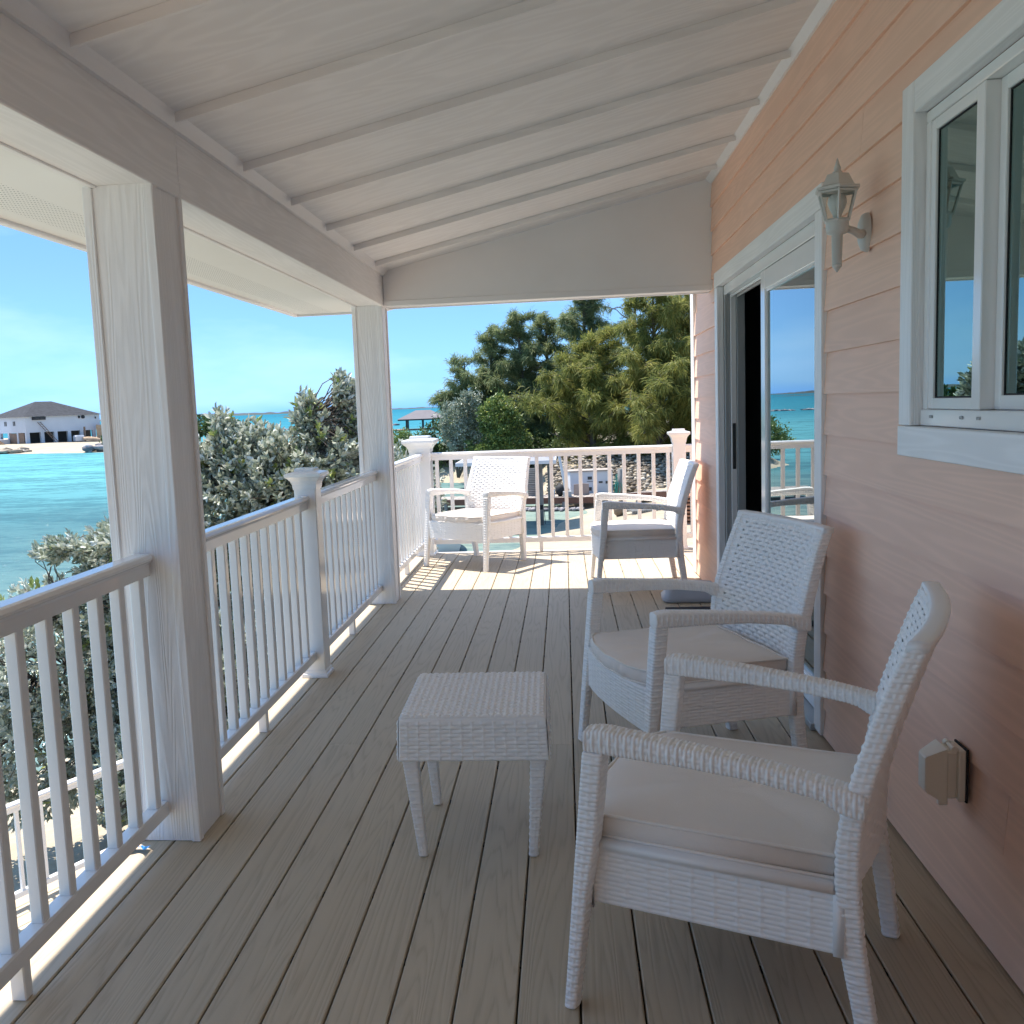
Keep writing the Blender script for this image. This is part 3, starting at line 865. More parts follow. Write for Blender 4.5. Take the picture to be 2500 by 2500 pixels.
stile = [(-.640, 0), (-.625, .12), (-.612, .20), (-.602, .27), (-.597, .34), (-.595, .41), (-.597, .48), (-.604, .54), (-.628, .64), (-.667, .76), (-.691, .83), (-.7165, .890)]
sx_ = np.array([p[0] for p in stile]); sz_ = np.array([p[1] for p in stile])
def stx(z): return np.interp(z, sz_, sx_)
def sty(z): return np.interp(z, [0, .6, .9], [.283, .331, .305])     # outer side of the stile
def build_chair(label):
    t = tag(empty('wicker_armchair'), label, 'chair', 'white wicker armchairs with seat cushions')
    # front legs
    rings = []
    for z in np.linspace(.001, .607, 14):
        xf = -.0605*z/.66-.001; xr = np.interp(z, [0, .285, .39, .607], [-.030, -.065, -.084, -.107])
        rings.append(((xr, z), (xf, z), np.interp(z, [0, .6], [.303, .285]), .350-.010*z))
    fl = woven_tube(rings, .0104, .0056, .0017, sw=.017)
    # rear stile and leg in one
    rings = []
    for (x, z) in zip(np.interp(np.linspace(0, .890, 24), sz_, sx_), np.linspace(0, .890, 24)):
        w = np.interp(z, [0, .3, .6, .9], [.040, .050, .044, .042])
        dz = 0.0
        rings.append(((x-w/2, max(z+dz, .001)), (x+w/2, max(z-dz, .001)), sty(z)-.043, sty(z)))
    rl = woven_tube(rings, .0104, .0056, .0017, sw=.017)
    # arm
    rings = []
    for x in np.linspace(-.0605, -.630, 24):
        zt = np.interp(-x, [.06, .11, .32, .49, .58, .63], [.659, .661, .643, .624, .608, .597])
        zb = np.interp(-x, [.06, .107, .277, .41, .53, .570, .585, .63], [.606, .605, .602, .595, .579, .568, .551, .548])
        if x > -.07: zt -= .004
        rings.append(((x, zb), (x, zt), .283, .343))
    am = woven_tube(rings, .0092, .0068, .0015, sw=.019, rad=.009, K=13)
    for side in (1, -1):
        for nm, pt in (('leg', fl), ('leg', rl), ('armrest', am)):
            link(mesh_from(nm, [pt if side > 0 else mirror_y(pt)]), nm, WICKER, t)
    # backrest: pierced front sheet, plain woven back sheet, rolled top
    def bx(s, off, z): y = (s-.5)*2; return stx(z)+off-.028*(1-y**2)
    def fnF(s, tt):
        z = .385+tt*.505; w = sty(z)-.040
        return bx(s, .014, z), (s-.5)*2*w, z
    def fnB(s, tt):
        z = .385+tt*.505; w = sty(z)-.040
        return bx(s, -.014, z), (s-.5)*2*w, z
    PV, PU, SW = .0158, .0295, .0105
    def hole(u, v):
        r = np.floor(v/PV); fv = v/PV-r; k = np.round(u/PU); du = np.abs(u-k*PU)
        inner = (np.abs(u) < .235) & (v > .03) & (v < .475)
        return inner & ((k+r) % 2 == 0) & (du > SW*.42) & (du < SW*.95) & ((fv < .16))
    wv = lambda u, v: weave(u, v, PU, PV, .0060, SW)
    f_ = patch('f', fnF, .54, .505, .0026, .0022, wv, False, hole)
    b_ = patch('b', fnB, .54, .505, .0050, .0030, wv, True)
    n = 60; top = MB(); vs = []; fs = []
    for i in range(n+1):
        s = i/n; z = .890
        for k in range(9):
            a = math.pi*k/8; w = sty(z)-.040
            pass
        prf = [(.016, -.014), (.020, -.012), (.020, .003), (.0175, .0065), (.008, .008), (-.008, .008), (-.0175, .0065), (-.020, .003), (-.020, -.012), (-.016, -.014)]
        wq = float(sty(z))+.001
        for (ox, oz) in prf: vs.append((float(bx(s, 0, z+oz*.8))+ox, (s-.5)*2*wq, z+.002+oz))
    for i in range(n):
        for k in range(10): k2 = (k+1) % 10; fs.append((i*10+k, (i+1)*10+k, (i+1)*10+k2, i*10+k2))
    fs.append(tuple(range(10))); fs.append(tuple(n*10+k for k in range(10)))
    me = mesh_from('backrest', [f_, b_, (vs, [list(q) for q in fs])])
    link(me, 'backrest', WICKER, t)
    # seat frame: woven aprons and the seat deck
    parts = []
    wa = lambda u, v: weave(u, v, .046, .0112, .0050, .009)
    for sd in (1, -1):
        fn = lambda s, tt, sd=sd: (-.060-s*.545, sd*(.2985+0*s), .245+.150*tt)
        parts.append(patch('a', fn, .52, .150, .0032, .0020, wa, sd < 0))
    def fnf(s, tt): y = (s-.5)*2; return (-.045+.040*(1-y**2))+0*tt, y*.312, .235+.160*tt+.018*(1-y**2)*(1-tt)
    parts.append(patch('a', fnf, .62, .160, .0032, .0020, wa, False))
    def fnr(s, tt): y = (s-.5)*2; return -.590+0*y, y*.312, .245+.150*tt
    parts.append(patch('a', fnr, .62, .150, .0032, .0020, wa, True))
    m = MB()
    for sd in (1, -1): m.box(-.585, -.070, min(sd*.277, sd*.2975), max(sd*.277, sd*.2975), .246, .394)
    m.box(-.589, -.570, -.31, .31, .246, .394)
    pl = [(-.58, -.31)]+[(-.047+.040*(1-(y/.312)**2), y) for y in np.linspace(-.31, .31, 21)]+[(-.58, .31)]
    m.prism(pl, 2, .376, .3945)
    ys_ = np.linspace(-.31, .31, 21); vs = []; fs = []
    for y in ys_:
        x = -.047+.040*(1-(y/.312)**2); zb = .235+.018*(1-(y/.312)**2)
        vs += [(x, y, zb), (x-.020, y, zb), (x-.020, y, .39), (x, y, .39)]
    for i in range(20):
        for k in range(4): j = (k+1) % 4; fs.append((i*4+k, (i+1)*4+k, (i+1)*4+j, i*4+j))
    m.add(vs, fs)
    parts.append(([list(v) for v in m.v], [list(f) if len(f) <= 4 else list(f) for f in m.f]))
    me = mesh_from('seat_frame', parts, True)
    link(me, 'seat_frame', WICKER, t)
    # cushion
    def outline(inset, n=12):
        pts = []
        hy = .284-inset; xb = -.568+inset
        for y in np.linspace(-hy, hy, 40): pts.append((-.052-inset+.050*(1-(y/hy)**2)-.012*(abs(y)/hy)**12, y))
        for y in np.linspace(hy, -hy, 30): pts.append((xb, y))
        return pts
    vs = []; fs = []; N = 70
    lev = [(.06, .3945), (.004, .3955), (.0, .400), (-.004, .418), (-.003, .434), (.001, .444), (.010, .449), (.05, .4535), (.12, .456), (.20, .457)]
    for li, (ins, z) in enumerate(lev):
        for i, (x, y) in enumerate(outline(ins)):
            wr = 0
            if 2 <= li <= 4:
                wr = .0075*math.sin(i*2.9+math.sin(i*1.3)*2)*(.25+.75*abs(math.sin(i*.37))**2)
            c = (-.3, 0); dx, dy = x-c[0], y-c[1]; L = math.hypot(dx, dy)
            zz = z+(.0022*math.sin(i*.55)+.0035*mnoise.noise(Vector((x*9, y*9, 1.3))) if li > 4 else 0)
            vs.append((x+dx/L*wr, y+dy/L*wr, zz))
    for k in range(len(lev)-1):
        for i in range(N): j = (i+1) % N; fs.append((k*N+i, k*N+j, (k+1)*N+j, (k+1)*N+i))
    fs.append(tuple(range(N))[::-1]); fs.append(tuple(range((len(lev)-1)*N, len(lev)*N)))
    cu = link(MB().add(vs, fs).mesh('cushion', True), 'cushion', FABRIC, t)
    for z, ins in ((.398, -.002), (.4455, -.001)):
        pts = [(x, y, z+.0018*math.sin(i*.55)) for i, (x, y) in enumerate(outline(ins))]; pts.append(pts[0])
        link(MB().tube(pts, .0040, 6, False).mesh('piping', True), 'piping', PIPING, cu)
    return t
ch = build_chair('nearest white wicker armchair in the bottom right, turned side-on to the camera')
ch.location = (.092, 2.327, 0); ch.rotation_euler = (0, 0, R_(157.9))
for (x, y, a, lb) in ((.122, 3.398, 197.6, 'white wicker armchair in front of the glass door, partly behind the nearest chair'),
                      (-.957, 7.79, 236.8, 'sunlit white wicker armchair at the far left corner of the deck'),
                      (.177, 6.945, 182.0, 'white wicker armchair far down by the pink wall, its near side in shade')):
    c = copy_tree(ch); c.location = (x, y, 0); c.rotation_euler = (0, 0, R_(a)); c['label'] = lb

# ---- side table
tb = tag(empty('side_table', (-.300, 2.912, 0), R_(1.0)), 'small square white woven side table in the middle of the deck', 'table')
hx, hy, zt, zb = .221, .234, .450, .320
wt = lambda u, v: weave(u, v, .0203, .0150, .0075, .0125)
ws = lambda u, v: weave(u, v, .0325, .0125, .0052, .0085)
parts = [patch('t', lambda s, t_: ((s-.5)*2*(hx-.006), (t_-.5)*2*(hy-.006), zt+0*s), 2*hx, 2*hy, .0021, .0021, wt, False)]
def side(ax, sg):
    def fn(s, t_):
        h = (hx, hy)[ax]; o = (hy, hx)[ax]
        f = .005*(1-t_)
        q = (s-.5)*2*(o+f-.003)
        e = sg*(h+f)
        z = zb+(zt-.007-zb)*t_
        return (e+0*s, q, z) if ax == 0 else (q, e+0*s, z)
    return patch('s', fn, 2*(hy, hx)[ax], zt-zb, .0025, .0020, ws, (sg > 0) if ax else (sg < 0))
for ax in (0, 1):
    for sg in (-1, 1): parts.append(side(ax, sg))
m = loft([(hx+.002, hy+.002, .008, zb), (hx+.0, hy+.0, .008, zb+.06), (hx-.001, hy-.001, .010, zt-.008), (hx-.003, hy-.003, .010, zt-.003), (hx-.008, hy-.008, .010, zt)], 3)
parts.append(([list(v) for v in m.v], [list(f) for f in m.f]))
link(mesh_from('tabletop', parts), 'tabletop', WICKER, tb)
for sxx in (-1, 1):
    for syy in (-1, 1):
        rings = []
        for z in np.linspace(.001, .326, 8):
            w = .0275+.020*z/.32
            xo = .168+.024*z/.32; yo = .186+.018*z/.32
            rings.append(((xo-w/2, z), (xo+w/2, z), yo-w/2, yo+w/2))
        v, f = woven_tube(rings, .0108, .0042, .0019, rad=.006, sw=.011)
        v = np.array(v); v[:, 0] *= sxx; v[:, 1] *= syy
        link(mesh_from('leg', [(v.tolist(), f)]), 'leg', WICKER, tb)

# ================================================================== SEA AND LAND
SEA = -3.5
m = MB(); N = 96; vs = [(0, 0, SEA)]
rad_ = [60, 300, 1500, 9000, 80000]
for r in rad_:
    for i in range(N): a = 2*math.pi*i/N; vs.append((r*math.cos(a), r*math.sin(a), SEA))
fs = [(0, 1+i, 1+(i+1) % N) for i in range(N)]
for k in range(4):
    for i in range(N): j = (i+1) % N; fs.append((1+k*N+i, 1+(k+1)*N+i, 1+(k+1)*N+j, 1+k*N+j))
tag(m.add(vs, fs).obj('sea', WATER), kind='structure')

def land(name, poly, x0, x1, y0, y1, step, slope, top, extra=None, mat=SAND):
    xs = np.arange(x0, x1+step, step); ys = np.arange(y0, y1+step, step)
    X, Y = np.meshgrid(xs, ys, indexing='ij')
    Pp = np.array(poly); Q = np.roll(Pp, -1, axis=0)
    D = np.full(X.shape, 1e9); inside = np.zeros(X.shape, bool)
    for (a, b), (c, d) in zip(Pp, Q):
        ex, ey = c-a, d-b; t = np.clip(((X-a)*ex+(Y-b)*ey)/(ex*ex+ey*ey+1e-9), 0, 1)
        D = np.minimum(D, np.hypot(X-a-t*ex, Y-b-t*ey))
        cond = ((b > Y) != (d > Y)) & (X < (c-a)*(Y-b)/(d-b+1e-12)+a)
        inside ^= cond
    sd = np.where(inside, D, -D)
    nz_ = np.zeros(X.shape)
    for k, (fx, fy, am) in enumerate(((.31, .23, .05), (.9, 1.1, .03), (.13, .17, .06))):
        nz_ += am*np.sin(X*fx+k*1.7+1.3*np.sin(Y*fy*.7))*np.cos(Y*fy+k)
    Z = SEA+np.clip((sd+nz_*6)*slope, -.6, top)+nz_*.4*(sd > 0)
    if extra is not None: Z = Z+extra(X, Y, sd)
    idx = np.arange(X.size).reshape(X.shape)
    F = np.stack([idx[:-1, :-1], idx[1:, :-1], idx[1:, 1:], idx[:-1, 1:]], -1).reshape(-1, 4)
    V = np.stack([X, Y, Z], -1).reshape(-1, 3)
    return tag(link(npmesh(name, V, F, True, mat), name, None), kind='structure')
land('beach_ground', [(-7, -40), (-6.8, 4), (-7.6, 9), (-6.5, 16), (-4.2, 24), (-2.1, 30), (-1.1, 34), (.3, 41.8), (-.4, 44.2), (-.8, 47), (-1.5, 52.5), (-4, 57.5), (-7, 59.8), (-10, 61.5), (-13, 66), (-14, 90), (-8, 140), (90, 140), (90, -40)],
     -16, 92, -42, 142, .8, .13, .46, lambda X, Y, sd: np.clip((Y-44)*.10, 0, 1.6)*np.clip(sd*.3, 0, 1)+np.clip((X-1.2)*.06, 0, .45)*np.clip(sd*.2, 0, 1)*np.clip((Y-30)*.2, 0, 1))
land('far_beach', [(-200, 175), (-110, 151), (-91.5, 145.2), (-80, 139.5), (-69.6, 136.4), (-62, 141), (-57, 151), (-61, 163), (-80, 180), (-118, 262), (-200, 300)],
     -190, -54, 132, 300, 2.0, .035, .72)

def rock_mesh(seed, sub=2):
    bm = bmesh.new(); bmesh.ops.create_icosphere(bm, subdivisions=sub, radius=1)
    for v in bm.verts:
        n = mnoise.noise(v.co*1.3+Vector((seed*7.1, 0, 0)))*.45+mnoise.noise(v.co*3.1+Vector((0, seed*3.3, 0)))*.2
        v.co = v.co*(1+n); v.co.z *= .6
    V = np.array([v.co[:] for v in bm.verts]); F = np.array([[v.index for v in f.verts] for f in bm.faces]); bm.free(); return V, F
rocks_src = [rock_mesh(s, 1) for s in range(6)]
def rockpile(name, mat, pts, label=None):
    Vs = []; Fs = []; o = 0; tint = []
    for (x, y, z, s) in pts:
        V, F = rocks_src[rng.integers(6)]
        a = rng.uniform(0, 6.28); c, sn = math.cos(a), math.sin(a)
        W = V*s*np.array([rng.uniform(.8, 1.5), rng.uniform(.7, 1.1), rng.uniform(.6, 1.1)])
        W = np.stack([W[:, 0]*c-W[:, 1]*sn, W[:, 0]*sn+W[:, 1]*c, W[:, 2]], 1)+[x, y, z]
        Vs.append(W); Fs.append(F+o); o += len(V); tint += [rng.uniform(0, 1)]*len(F)
    return tag(link(npmesh(name, np.concatenate(Vs), np.concatenate(Fs), False, mat, tint), name, None), kind='stuff')
ROCKC = leafmat('limestone_rubble', [(0, (.10, .085, .07)), (.45, (.30, .25, .19)), (.8, (.46, .39, .30)), (1, (.58, .52, .42))], .9, .2, 0)
ROCKG = leafmat('grey_shore_rock', [(0, (.16, .15, .16)), (1, (.40, .38, .38))], .9, .2, 0)
def gz(x, y): return -3.05+max(0, min(1.6, (y-44)*.10))
rockpile('limestone_rocks', ROCKC, [(x, y, gz(x, y)+rng.uniform(-.05, .25)+max(0, (y-45)*.10), rng.uniform(.04, .17)) for x, y in zip(rng.uniform(-.9, 8.4, 3400), rng.uniform(44.6, 51.0, 3400))])
rockpile('waterline_pebbles', ROCKG, [(-3.9+t*4.6+rng.uniform(-.2, .2), 43.3-t*.9+rng.uniform(-.5, .2), -3.46+.05*rng.uniform(0, 1), rng.uniform(.06, .16)) for t in rng.uniform(0, 1, 220)])
rockpile('shore_rocks', ROCKG, [(-70+rng.uniform(-3, 12), 138+rng.uniform(-1.5, 4), -3.3+rng.uniform(0, .8), rng.uniform(.4, 1.1)) for _ in range(90)])
rockpile('shore_rocks', ROCKC, [(x, 146.5-(x+92)*-.0+rng.uniform(-1.2, 3.5)+(-x-92)*.28, -3.35+rng.uniform(0, .3), rng.uniform(.4, 1.2)) for x in rng.uniform(-112, -88, 110)])
rockpile('breakwater_rocks', ROCKG, [(-118+t*70, 262+t*8+rng.uniform(-1, 1), -3.5, rng.uniform(.5, 1.1)) for t in rng.uniform(0, 1, 130)])

# distant low islands
HILL = plain('distant_scrub', (.045, .06, .06), .9, .35, .01)
def island(x0, y0, x1, y1, h, w, seed):
    n = 90; vs = []; fs = []
    for i in range(n+1):
        t = i/n; x = x0+(x1-x0)*t; y = y0+(y1-y0)*t
        e = min(1, t*6, (1-t)*6)
        z = h*e*(.55+.45*mnoise.noise(Vector((t*6+seed, seed, 0)))+.25*mnoise.noise(Vector((t*30+seed, 0, seed))))
        L = math.hypot(x1-x0, y1-y0); px_, py_ = -(y1-y0)/L*w, (x1-x0)/L*w
        vs += [(x-px_, y-py_, SEA-.5), (x-px_*.3, y-py_*.3, SEA+max(.3, z)), (x+px_*.4, y+py_*.4, SEA+max(.3, z*.9)), (x+px_, y+py_, SEA-.5)]
    for i in range(n):
        for k in range(3): fs.append((i*4+k, (i+1)*4+k, (i+1)*4+k+1, i*4+k+1))
    return tag(MB().add(vs, fs).obj('island', HILL, None, True), kind='structure')
island(-2450, 4500, -1050, 5100, 27, 90, 1.3)
island(-1150, 4400, -560, 4600, 9, 60, 4.7)
island(-3600, 3600, -2500, 4300, 12, 80, 7.7)
island(-470, 1500, -330, 1540, 1.6, 10, 2.2)

# ================================================================== BUILDING ACROSS THE BAY
BW = plain('render_white', (.56, .57, .60), .7, .04, .5)
BROWN = plain('brown_timber', (.23, .15, .10), .8, .2, 2)
TAN = plain('tan_boards', (.42, .29, .18), .8, .2, 2)
bl = tag(empty('beach_building', (-107.5, 180.1, -2.85), math.atan2(.831, .556)), 'long white stilted building with dark hipped roof across the bay', 'building')
# local x: along the near face to the right; local y: into the building / left face
def bx_(name, mat, *b): return MB().box(*b).obj(name, mat, bl)
bx_('wall', BW, 0, 16, 0, 15, 2.25, 5.45)
for u in (0, 3.0, 5.8, 8.7, 11.4, 14.2): bx_('pillar', BW, u, u+.7, 0, .6, 0, 2.25)
for u in (3.5, 7.5, 11.5, 14.4): bx_('pillar', BW, 0, .6, u, u+.6, 0, 2.25)
bx_('undercroft_wall', DARK, .3, 15.9, 4.0, 4.2, 0, 2.25)
bx_('lower_panel', BROWN, .1, .3, 1.3, 3.4, .1, 2.2); bx_('lower_panel', BROWN, .1, .3, 4.2, 7.4, .1, 2.2)
m = MB(); o_ = .5
m.add([(-o_, -o_, 5.45), (16+o_, -o_, 5.45), (16+o_, 15+o_, 5.45), (-o_, 15+o_, 5.45), (6.0, 7.5, 8.6), (9.5, 7.5, 8.6)], [(0, 1, 5, 4), (1, 2, 5), (2, 3, 4, 5), (3, 0, 4), (0, 3, 2, 1)])
m.obj('roof', ROOFG, bl)
bx_('air_vent', ROOFG, 1.4, 4.1, -.35, -.01, 4.75, 5.35); bx_('air_vent', DARK, 2.0, 2.7, -.38, -.352, 4.85, 5.25)
bx_('air_vent', DARK, 3.0, 3.7, -.38, -.352, 4.85, 5.25)
bx_('vent_box', ROOFG, 11.2, 11.5, -.25, -.01, 4.8, 5.3)
MB().lathe([(.36, 0), (.36, .3)], n=16).obj('round_vent', ROOFG, bl); o = [c for c in COL.objects if c.name.startswith('round_vent')][0]; o.rotation_euler = (R_(90), 0, 0); o.location = (12.2, 0, 5.05)
bx_('wall_light', DARK, 14.9, 15.1, -.2, -.01, 4.6, 5.0)
for v_ in (4.3, 8.1):
    bx_('window', DARK, -.03, 0, v_, v_+1.0, 3.7, 4.6)
    bx_('window_bar', BW, -.05, -.031, v_+.44, v_+.54, 3.7, 4.6)
def ladder(parent, p0, p1, half):
    m = MB(); p0 = Vector(p0); p1 = Vector(p1); h = Vector(half)
    for s in (-1, 1): m.tube([p0+h*s, p1+h*s], .06, 4)
    for k in range(12):
        c = p0.lerp(p1, (k+.5)/12); m.tube([c-h, c+h], .045, 4)
    return m
ld = empty('ladder', (0, 0, 0)); 
Mb = Matrix.Translation((-107.5, 180.1, -2.85)) @ Matrix.Rotation(math.atan2(.831, .556), 4, 'Z')
def bw(x, y, z): return tuple(Mb @ Vector((x, y, z)))
COL.objects.unlink(ld)
m = ladder(None, bw(5.3, -2.0, .05), bw(2.7, -.2, 4.3), Vector(bw(.3, 0, 0))-Vector(bw(0, 0, 0)))
tag(m.obj('ladder', BROWN), 'brown wooden ladder leaning on the white building across the bay', 'ladder')
fe = tag(empty('board_fence', bw(14.2, -1.5, 0), math.atan2(.831, .556)), 'tan board fence at the right end of the white beach building', 'fence')
pb = MB().box(0, .33, -.03, .03, 0, 3.3).mesh('fence_board')
for i in range(16): o = link(pb, 'fence_board', TAN, fe); o.location = (i*.345, 0, -.0-(i % 3)*.05)
tag(MB().box(0, .3, 0, .3, 0, 3.0).obj('mooring_pole', BROWN), 'single brown pole standing before the dark undercroft', 'pole'); COL.objects['mooring_pole'].location = bw(11.4, -1.4, 0)
tk = loft([(.95, .6, .2, 0), (1.0, .65, .25, .15), (1.0, .65, .25, 1.0), (.85, .5, .25, 1.25)]).obj('water_tank', BW); tk.location = bw(9.8, -2.2, .05); tk.rotation_euler = (0, 0, 1.0)
tag(tk, 'white plastic tank on the sand under the beach building', 'tank')
m = MB(); vs = []; fs = []
for i in range(9):
    t = i/8; w = .9*math.sin(math.pi*(.12+.8*t))**.6; h_ = .85*math.sin(math.pi*(.15+.75*t))**.5
    for k in range(7): a = math.pi*k/6; vs.append((t*4.2-2.1, w*math.cos(a), h_*math.sin(a)))
for i in range(8):
    for k in range(6): fs.append((i*7+k, (i+1)*7+k, (i+1)*7+k+1, i*7+k+1))
ub = m.add(vs, fs).obj('upturned_boat', TAN, None, True); ub.location = bw(12.2, -3.2, .0); ub.rotation_euler = (0, .12, .95)
tag(ub, 'tan boat lying upturned on the sand beside the white tank', 'boat')
# low jetty with white rail at the far left
jt = tag(empty('side_porch', bw(0, 0, 0), math.atan2(.831, .556)), 'low white porch with stair railing at the left of the beach building', 'porch')
MB().box(-5.5, -.2, 7.0, 14, .0, 1.0).obj('platform', BW, jt)
m = MB(); m.tube([(-5.4, 14, 2.1), (-5.4, 7.0, 2.1), (-5.4, 4.0, .6)], .07, 4); m.tube([(-5.4, 7.0, 1.0), (-5.4, 7.0, 2.1)], .07, 4); m.tube([(-5.4, 14, 1.6), (-5.4, 7.0, 1.6)], .05, 4); m.obj('hand_rail', BW, jt)
m = MB()
for k in range(5): m.box(-5.4, -2.5, 7.0-.6*(k+1), 7.0-.6*k, 0, 1.0-.2*k)
m.obj('stair', TAN, jt)
MB().box(-8, -.5, 3.2, 16, -.35, -.02).obj('walkway', BROWN, jt)

# ================================================================== GAZEBO IN THE BAY
gzb = tag(empty('gazebo', (-30.6, 205, SEA)), 'open gazebo with pale hipped roof on dark posts over the water', 'gazebo')
m = MB(); m.add([(-5.2, -3.6, 2.45), (5.2, -3.6, 2.45), (5.2, 3.6, 2.45), (-5.2, 3.6, 2.45), (-1.6, 0, 4.3), (1.6, 0, 4.3)], [(0, 1, 5, 4), (1, 2, 5), (2, 3, 4, 5), (3, 0, 4), (0, 3, 2, 1)])
m.obj('roof', plain('gazebo_roof', (.15, .135, .145), .8, .08, 1), gzb)
MB().box(-5.1, 5.1, -3.5, 3.5, 2.15, 2.44).obj('eave_beam', ROOFG, gzb)
for (x, y) in ((-3.0, -2.9), (.3, -2.9), (4.1, -2.9), (-4.2, 2.9), (1.7, 2.9), (3.6, 2.9)): MB().box(x-.22, x+.22, y-.22, y+.22, -.3, 2.15).obj('post', DARK, gzb)
MB().box(-8, 7, -4, 4, -.1, .25).obj('platform', BROWN, gzb)

# ================================================================== DOCK, BOARDWALK AND THE THINGS ON THE BEACH
PLK = plain('weathered_plank', (.36, .31, .27), .85, .2, 3)
RED = plain('rusty_beam', (.13, .06, .04), .8, .25, 3)
GREYW = plain('grey_timber', (.20, .20, .19), .85, .25, 3)
def walkway(p0, p1, w, label, name, cat, posts=True):
    p0 = Vector(p0); p1 = Vector(p1); d = (p1-p0); L = d.length; d2 = Vector((d.x, d.y, 0)).normalized(); n = Vector((-d2.y, d2.x, 0))
    t = tag(empty(name, p0), label, cat)
    me = MB(); k = int(L/.16)
    for i in range(k):
        c = d*(i/k); e = d*((i+.9)/k); z0, z1 = c.z+rng.uniform(-.01, .01), e.z
        a, b = c, c+n*w; g, h = e+n*w, e
        me.add([(a.x, a.y, z0-.05), (b.x, b.y, z0-.05), (g.x, g.y, z1-.05), (h.x, h.y, z1-.05), (a.x, a.y, z0), (b.x, b.y, z0), (g.x, g.y, z1), (h.x, h.y, z1)], [(3, 2, 1, 0), (4, 5, 6, 7), (0, 1, 5, 4), (1, 2, 6, 5), (2, 3, 7, 6), (3, 0, 4, 7)])
    tag(me.obj('plank', PLK, t), kind='stuff')
    me = MB(); e = d
    for off in (-.05, w+.02):
        a = n*off; b = n*(off+.06)
        me.add([(a.x, a.y, -.28), (b.x, b.y, -.28), (e.x+b.x, e.y+b.y, e.z-.28), (e.x+a.x, e.y+a.y, e.z-.28), (a.x, a.y, -.01), (b.x, b.y, -.01), (e.x+b.x, e.y+b.y, e.z-.01), (e.x+a.x, e.y+a.y, e.z-.01)], [(3, 2, 1, 0), (4, 5, 6, 7), (0, 1, 5, 4), (1, 2, 6, 5), (2, 3, 7, 6), (3, 0, 4, 7)])
    me.obj('edge_beam', RED, t)
    if posts:
        for f in (.1, .35, .6, .85):
            q = d*f; MB().tube([(q.x, q.y, q.z-.2), (q.x, q.y, q.z-.9)], .09, 8).obj('pile', GREYW, t)
    return t
walkway((-9.5, 44.3, -3.02), (1.55, 42.55, -2.93), 1.5, 'weathered plank dock crossing the shallow channel', 'dock', 'dock')
walkway((2.6, 41.6, -2.72), (7.4, 36.6, -2.12), 1.4, 'raised plank boardwalk climbing right over the sand', 'boardwalk', 'boardwalk')
sh = tag(empty('dock_shelter', (-2.25, 37.5, 0)), 'low roofed dock shelter with white fascia over the channel', 'shelter')
m = MB(); m.add([(-1.85, -2.0, -.80), (1.85, -2.0, -.80), (1.85, 2.0, -.80), (-1.85, 2.0, -.80), (-.9, 0, -.62), (.9, 0, -.62)], [(0, 1, 5, 4), (1, 2, 5), (2, 3, 4, 5), (3, 0, 4), (0, 3, 2, 1)]); m.obj('roof', plain('pale_roof', (.25, .25, .27), .7), sh)
m = MB(); m.box(-1.9, 1.9, -2.05, -2.0, -.92, -.79).box(-1.9, 1.9, 2.0, 2.05, -.92, -.79).box(-1.9, -1.851, -2, 2, -.92, -.79).box(1.851, 1.9, -2, 2, -.92, -.79); m.obj('fascia', BW, sh)
for (x, y, r) in ((1.17, .1, .165), (-1.5, 1.5, .12), (1.6, 1.7, .12)):
    MB().tube([(x, y, SEA-.4), (x+.02, y, -2.2), (x, y, -.9)], [r*1.05, r, r*.95], 10).obj('pile', GREYW, sh, True)
m = MB()
for k in range(9): m.tube([(1.02, -.06, -2.85+.02*k), (1.32, -.08, -2.85+.02*k)], .012, 5)
m.tube([(1.36, -.1, -2.85), (1.40, -.15, -3.45)], .012, 5); m.obj('rope', BLACK, sh)
pl = tag(MB().tube([(-.28, 43.2, -1.05), (.04, 43.0, -2.87)], [.06, .075], 8).obj('leaning_pole', BW), 'long white pole leaning beside the white shed', 'pole')
sd_ = tag(empty('slat_stack', (-1.42, 44.0, -3.0)), 'upright panel of grey horizontal slats on the dock', 'panel')
sl = MB().box(-.36, .36, -.03, .03, 0, .055).mesh('slat')
for k in range(16): o = link(sl, 'slat', PLK, sd_); o.location = (0, 0, .02+k*.084)
MB().box(-.34, .34, .031, .06, 0, 1.36).obj('backing', DARK, sd_)
s2 = tag(empty('storage_shed', (1.13, 44.9, -3.0), R_(8)), 'white flaking storage box on the dock before the rocks', 'shed')
MB().box(-1.0, 1.0, -.5, .5, 0, 1.08, .02).obj('body', BW, s2)
MB().box(-1.06, 1.06, -.56, .56, 1.082, 1.14, .01).obj('lid', PLK, s2)
m = MB(); m.box(-.18, .02, -.52, -.502, .70, .84).box(-.16, 0, -.52, -.502, .18, .34).box(.34, .52, -.52, -.502, .52, .6).box(.66, .86, -.52, -.502, .48, .6).box(-.22, .06, -.52, -.502, .60, .62); m.obj('dark_mark', DARK, s2)
bd = tag(MB().prism([(.34, -3.0), (1.06, -3.0), (1.05, -2.42), (.80, -2.40), (.36, -2.44)], 1, 43.55, 43.62).obj('plywood_sheet', plain('weathered_ply', (.34, .26, .22), .8, .2, 2)), 'brown plywood sheet propped against the white storage box', 'sheet')
bk = MB().lathe([(.10, 0), (.13, .30), (.14, .32), (.12, .32), (.10, .05)], n=14).obj('bucket', BW); bk.location = (-.63, 43.2, -2.95); tag(bk, 'small white bucket on the dock edge', 'bucket')
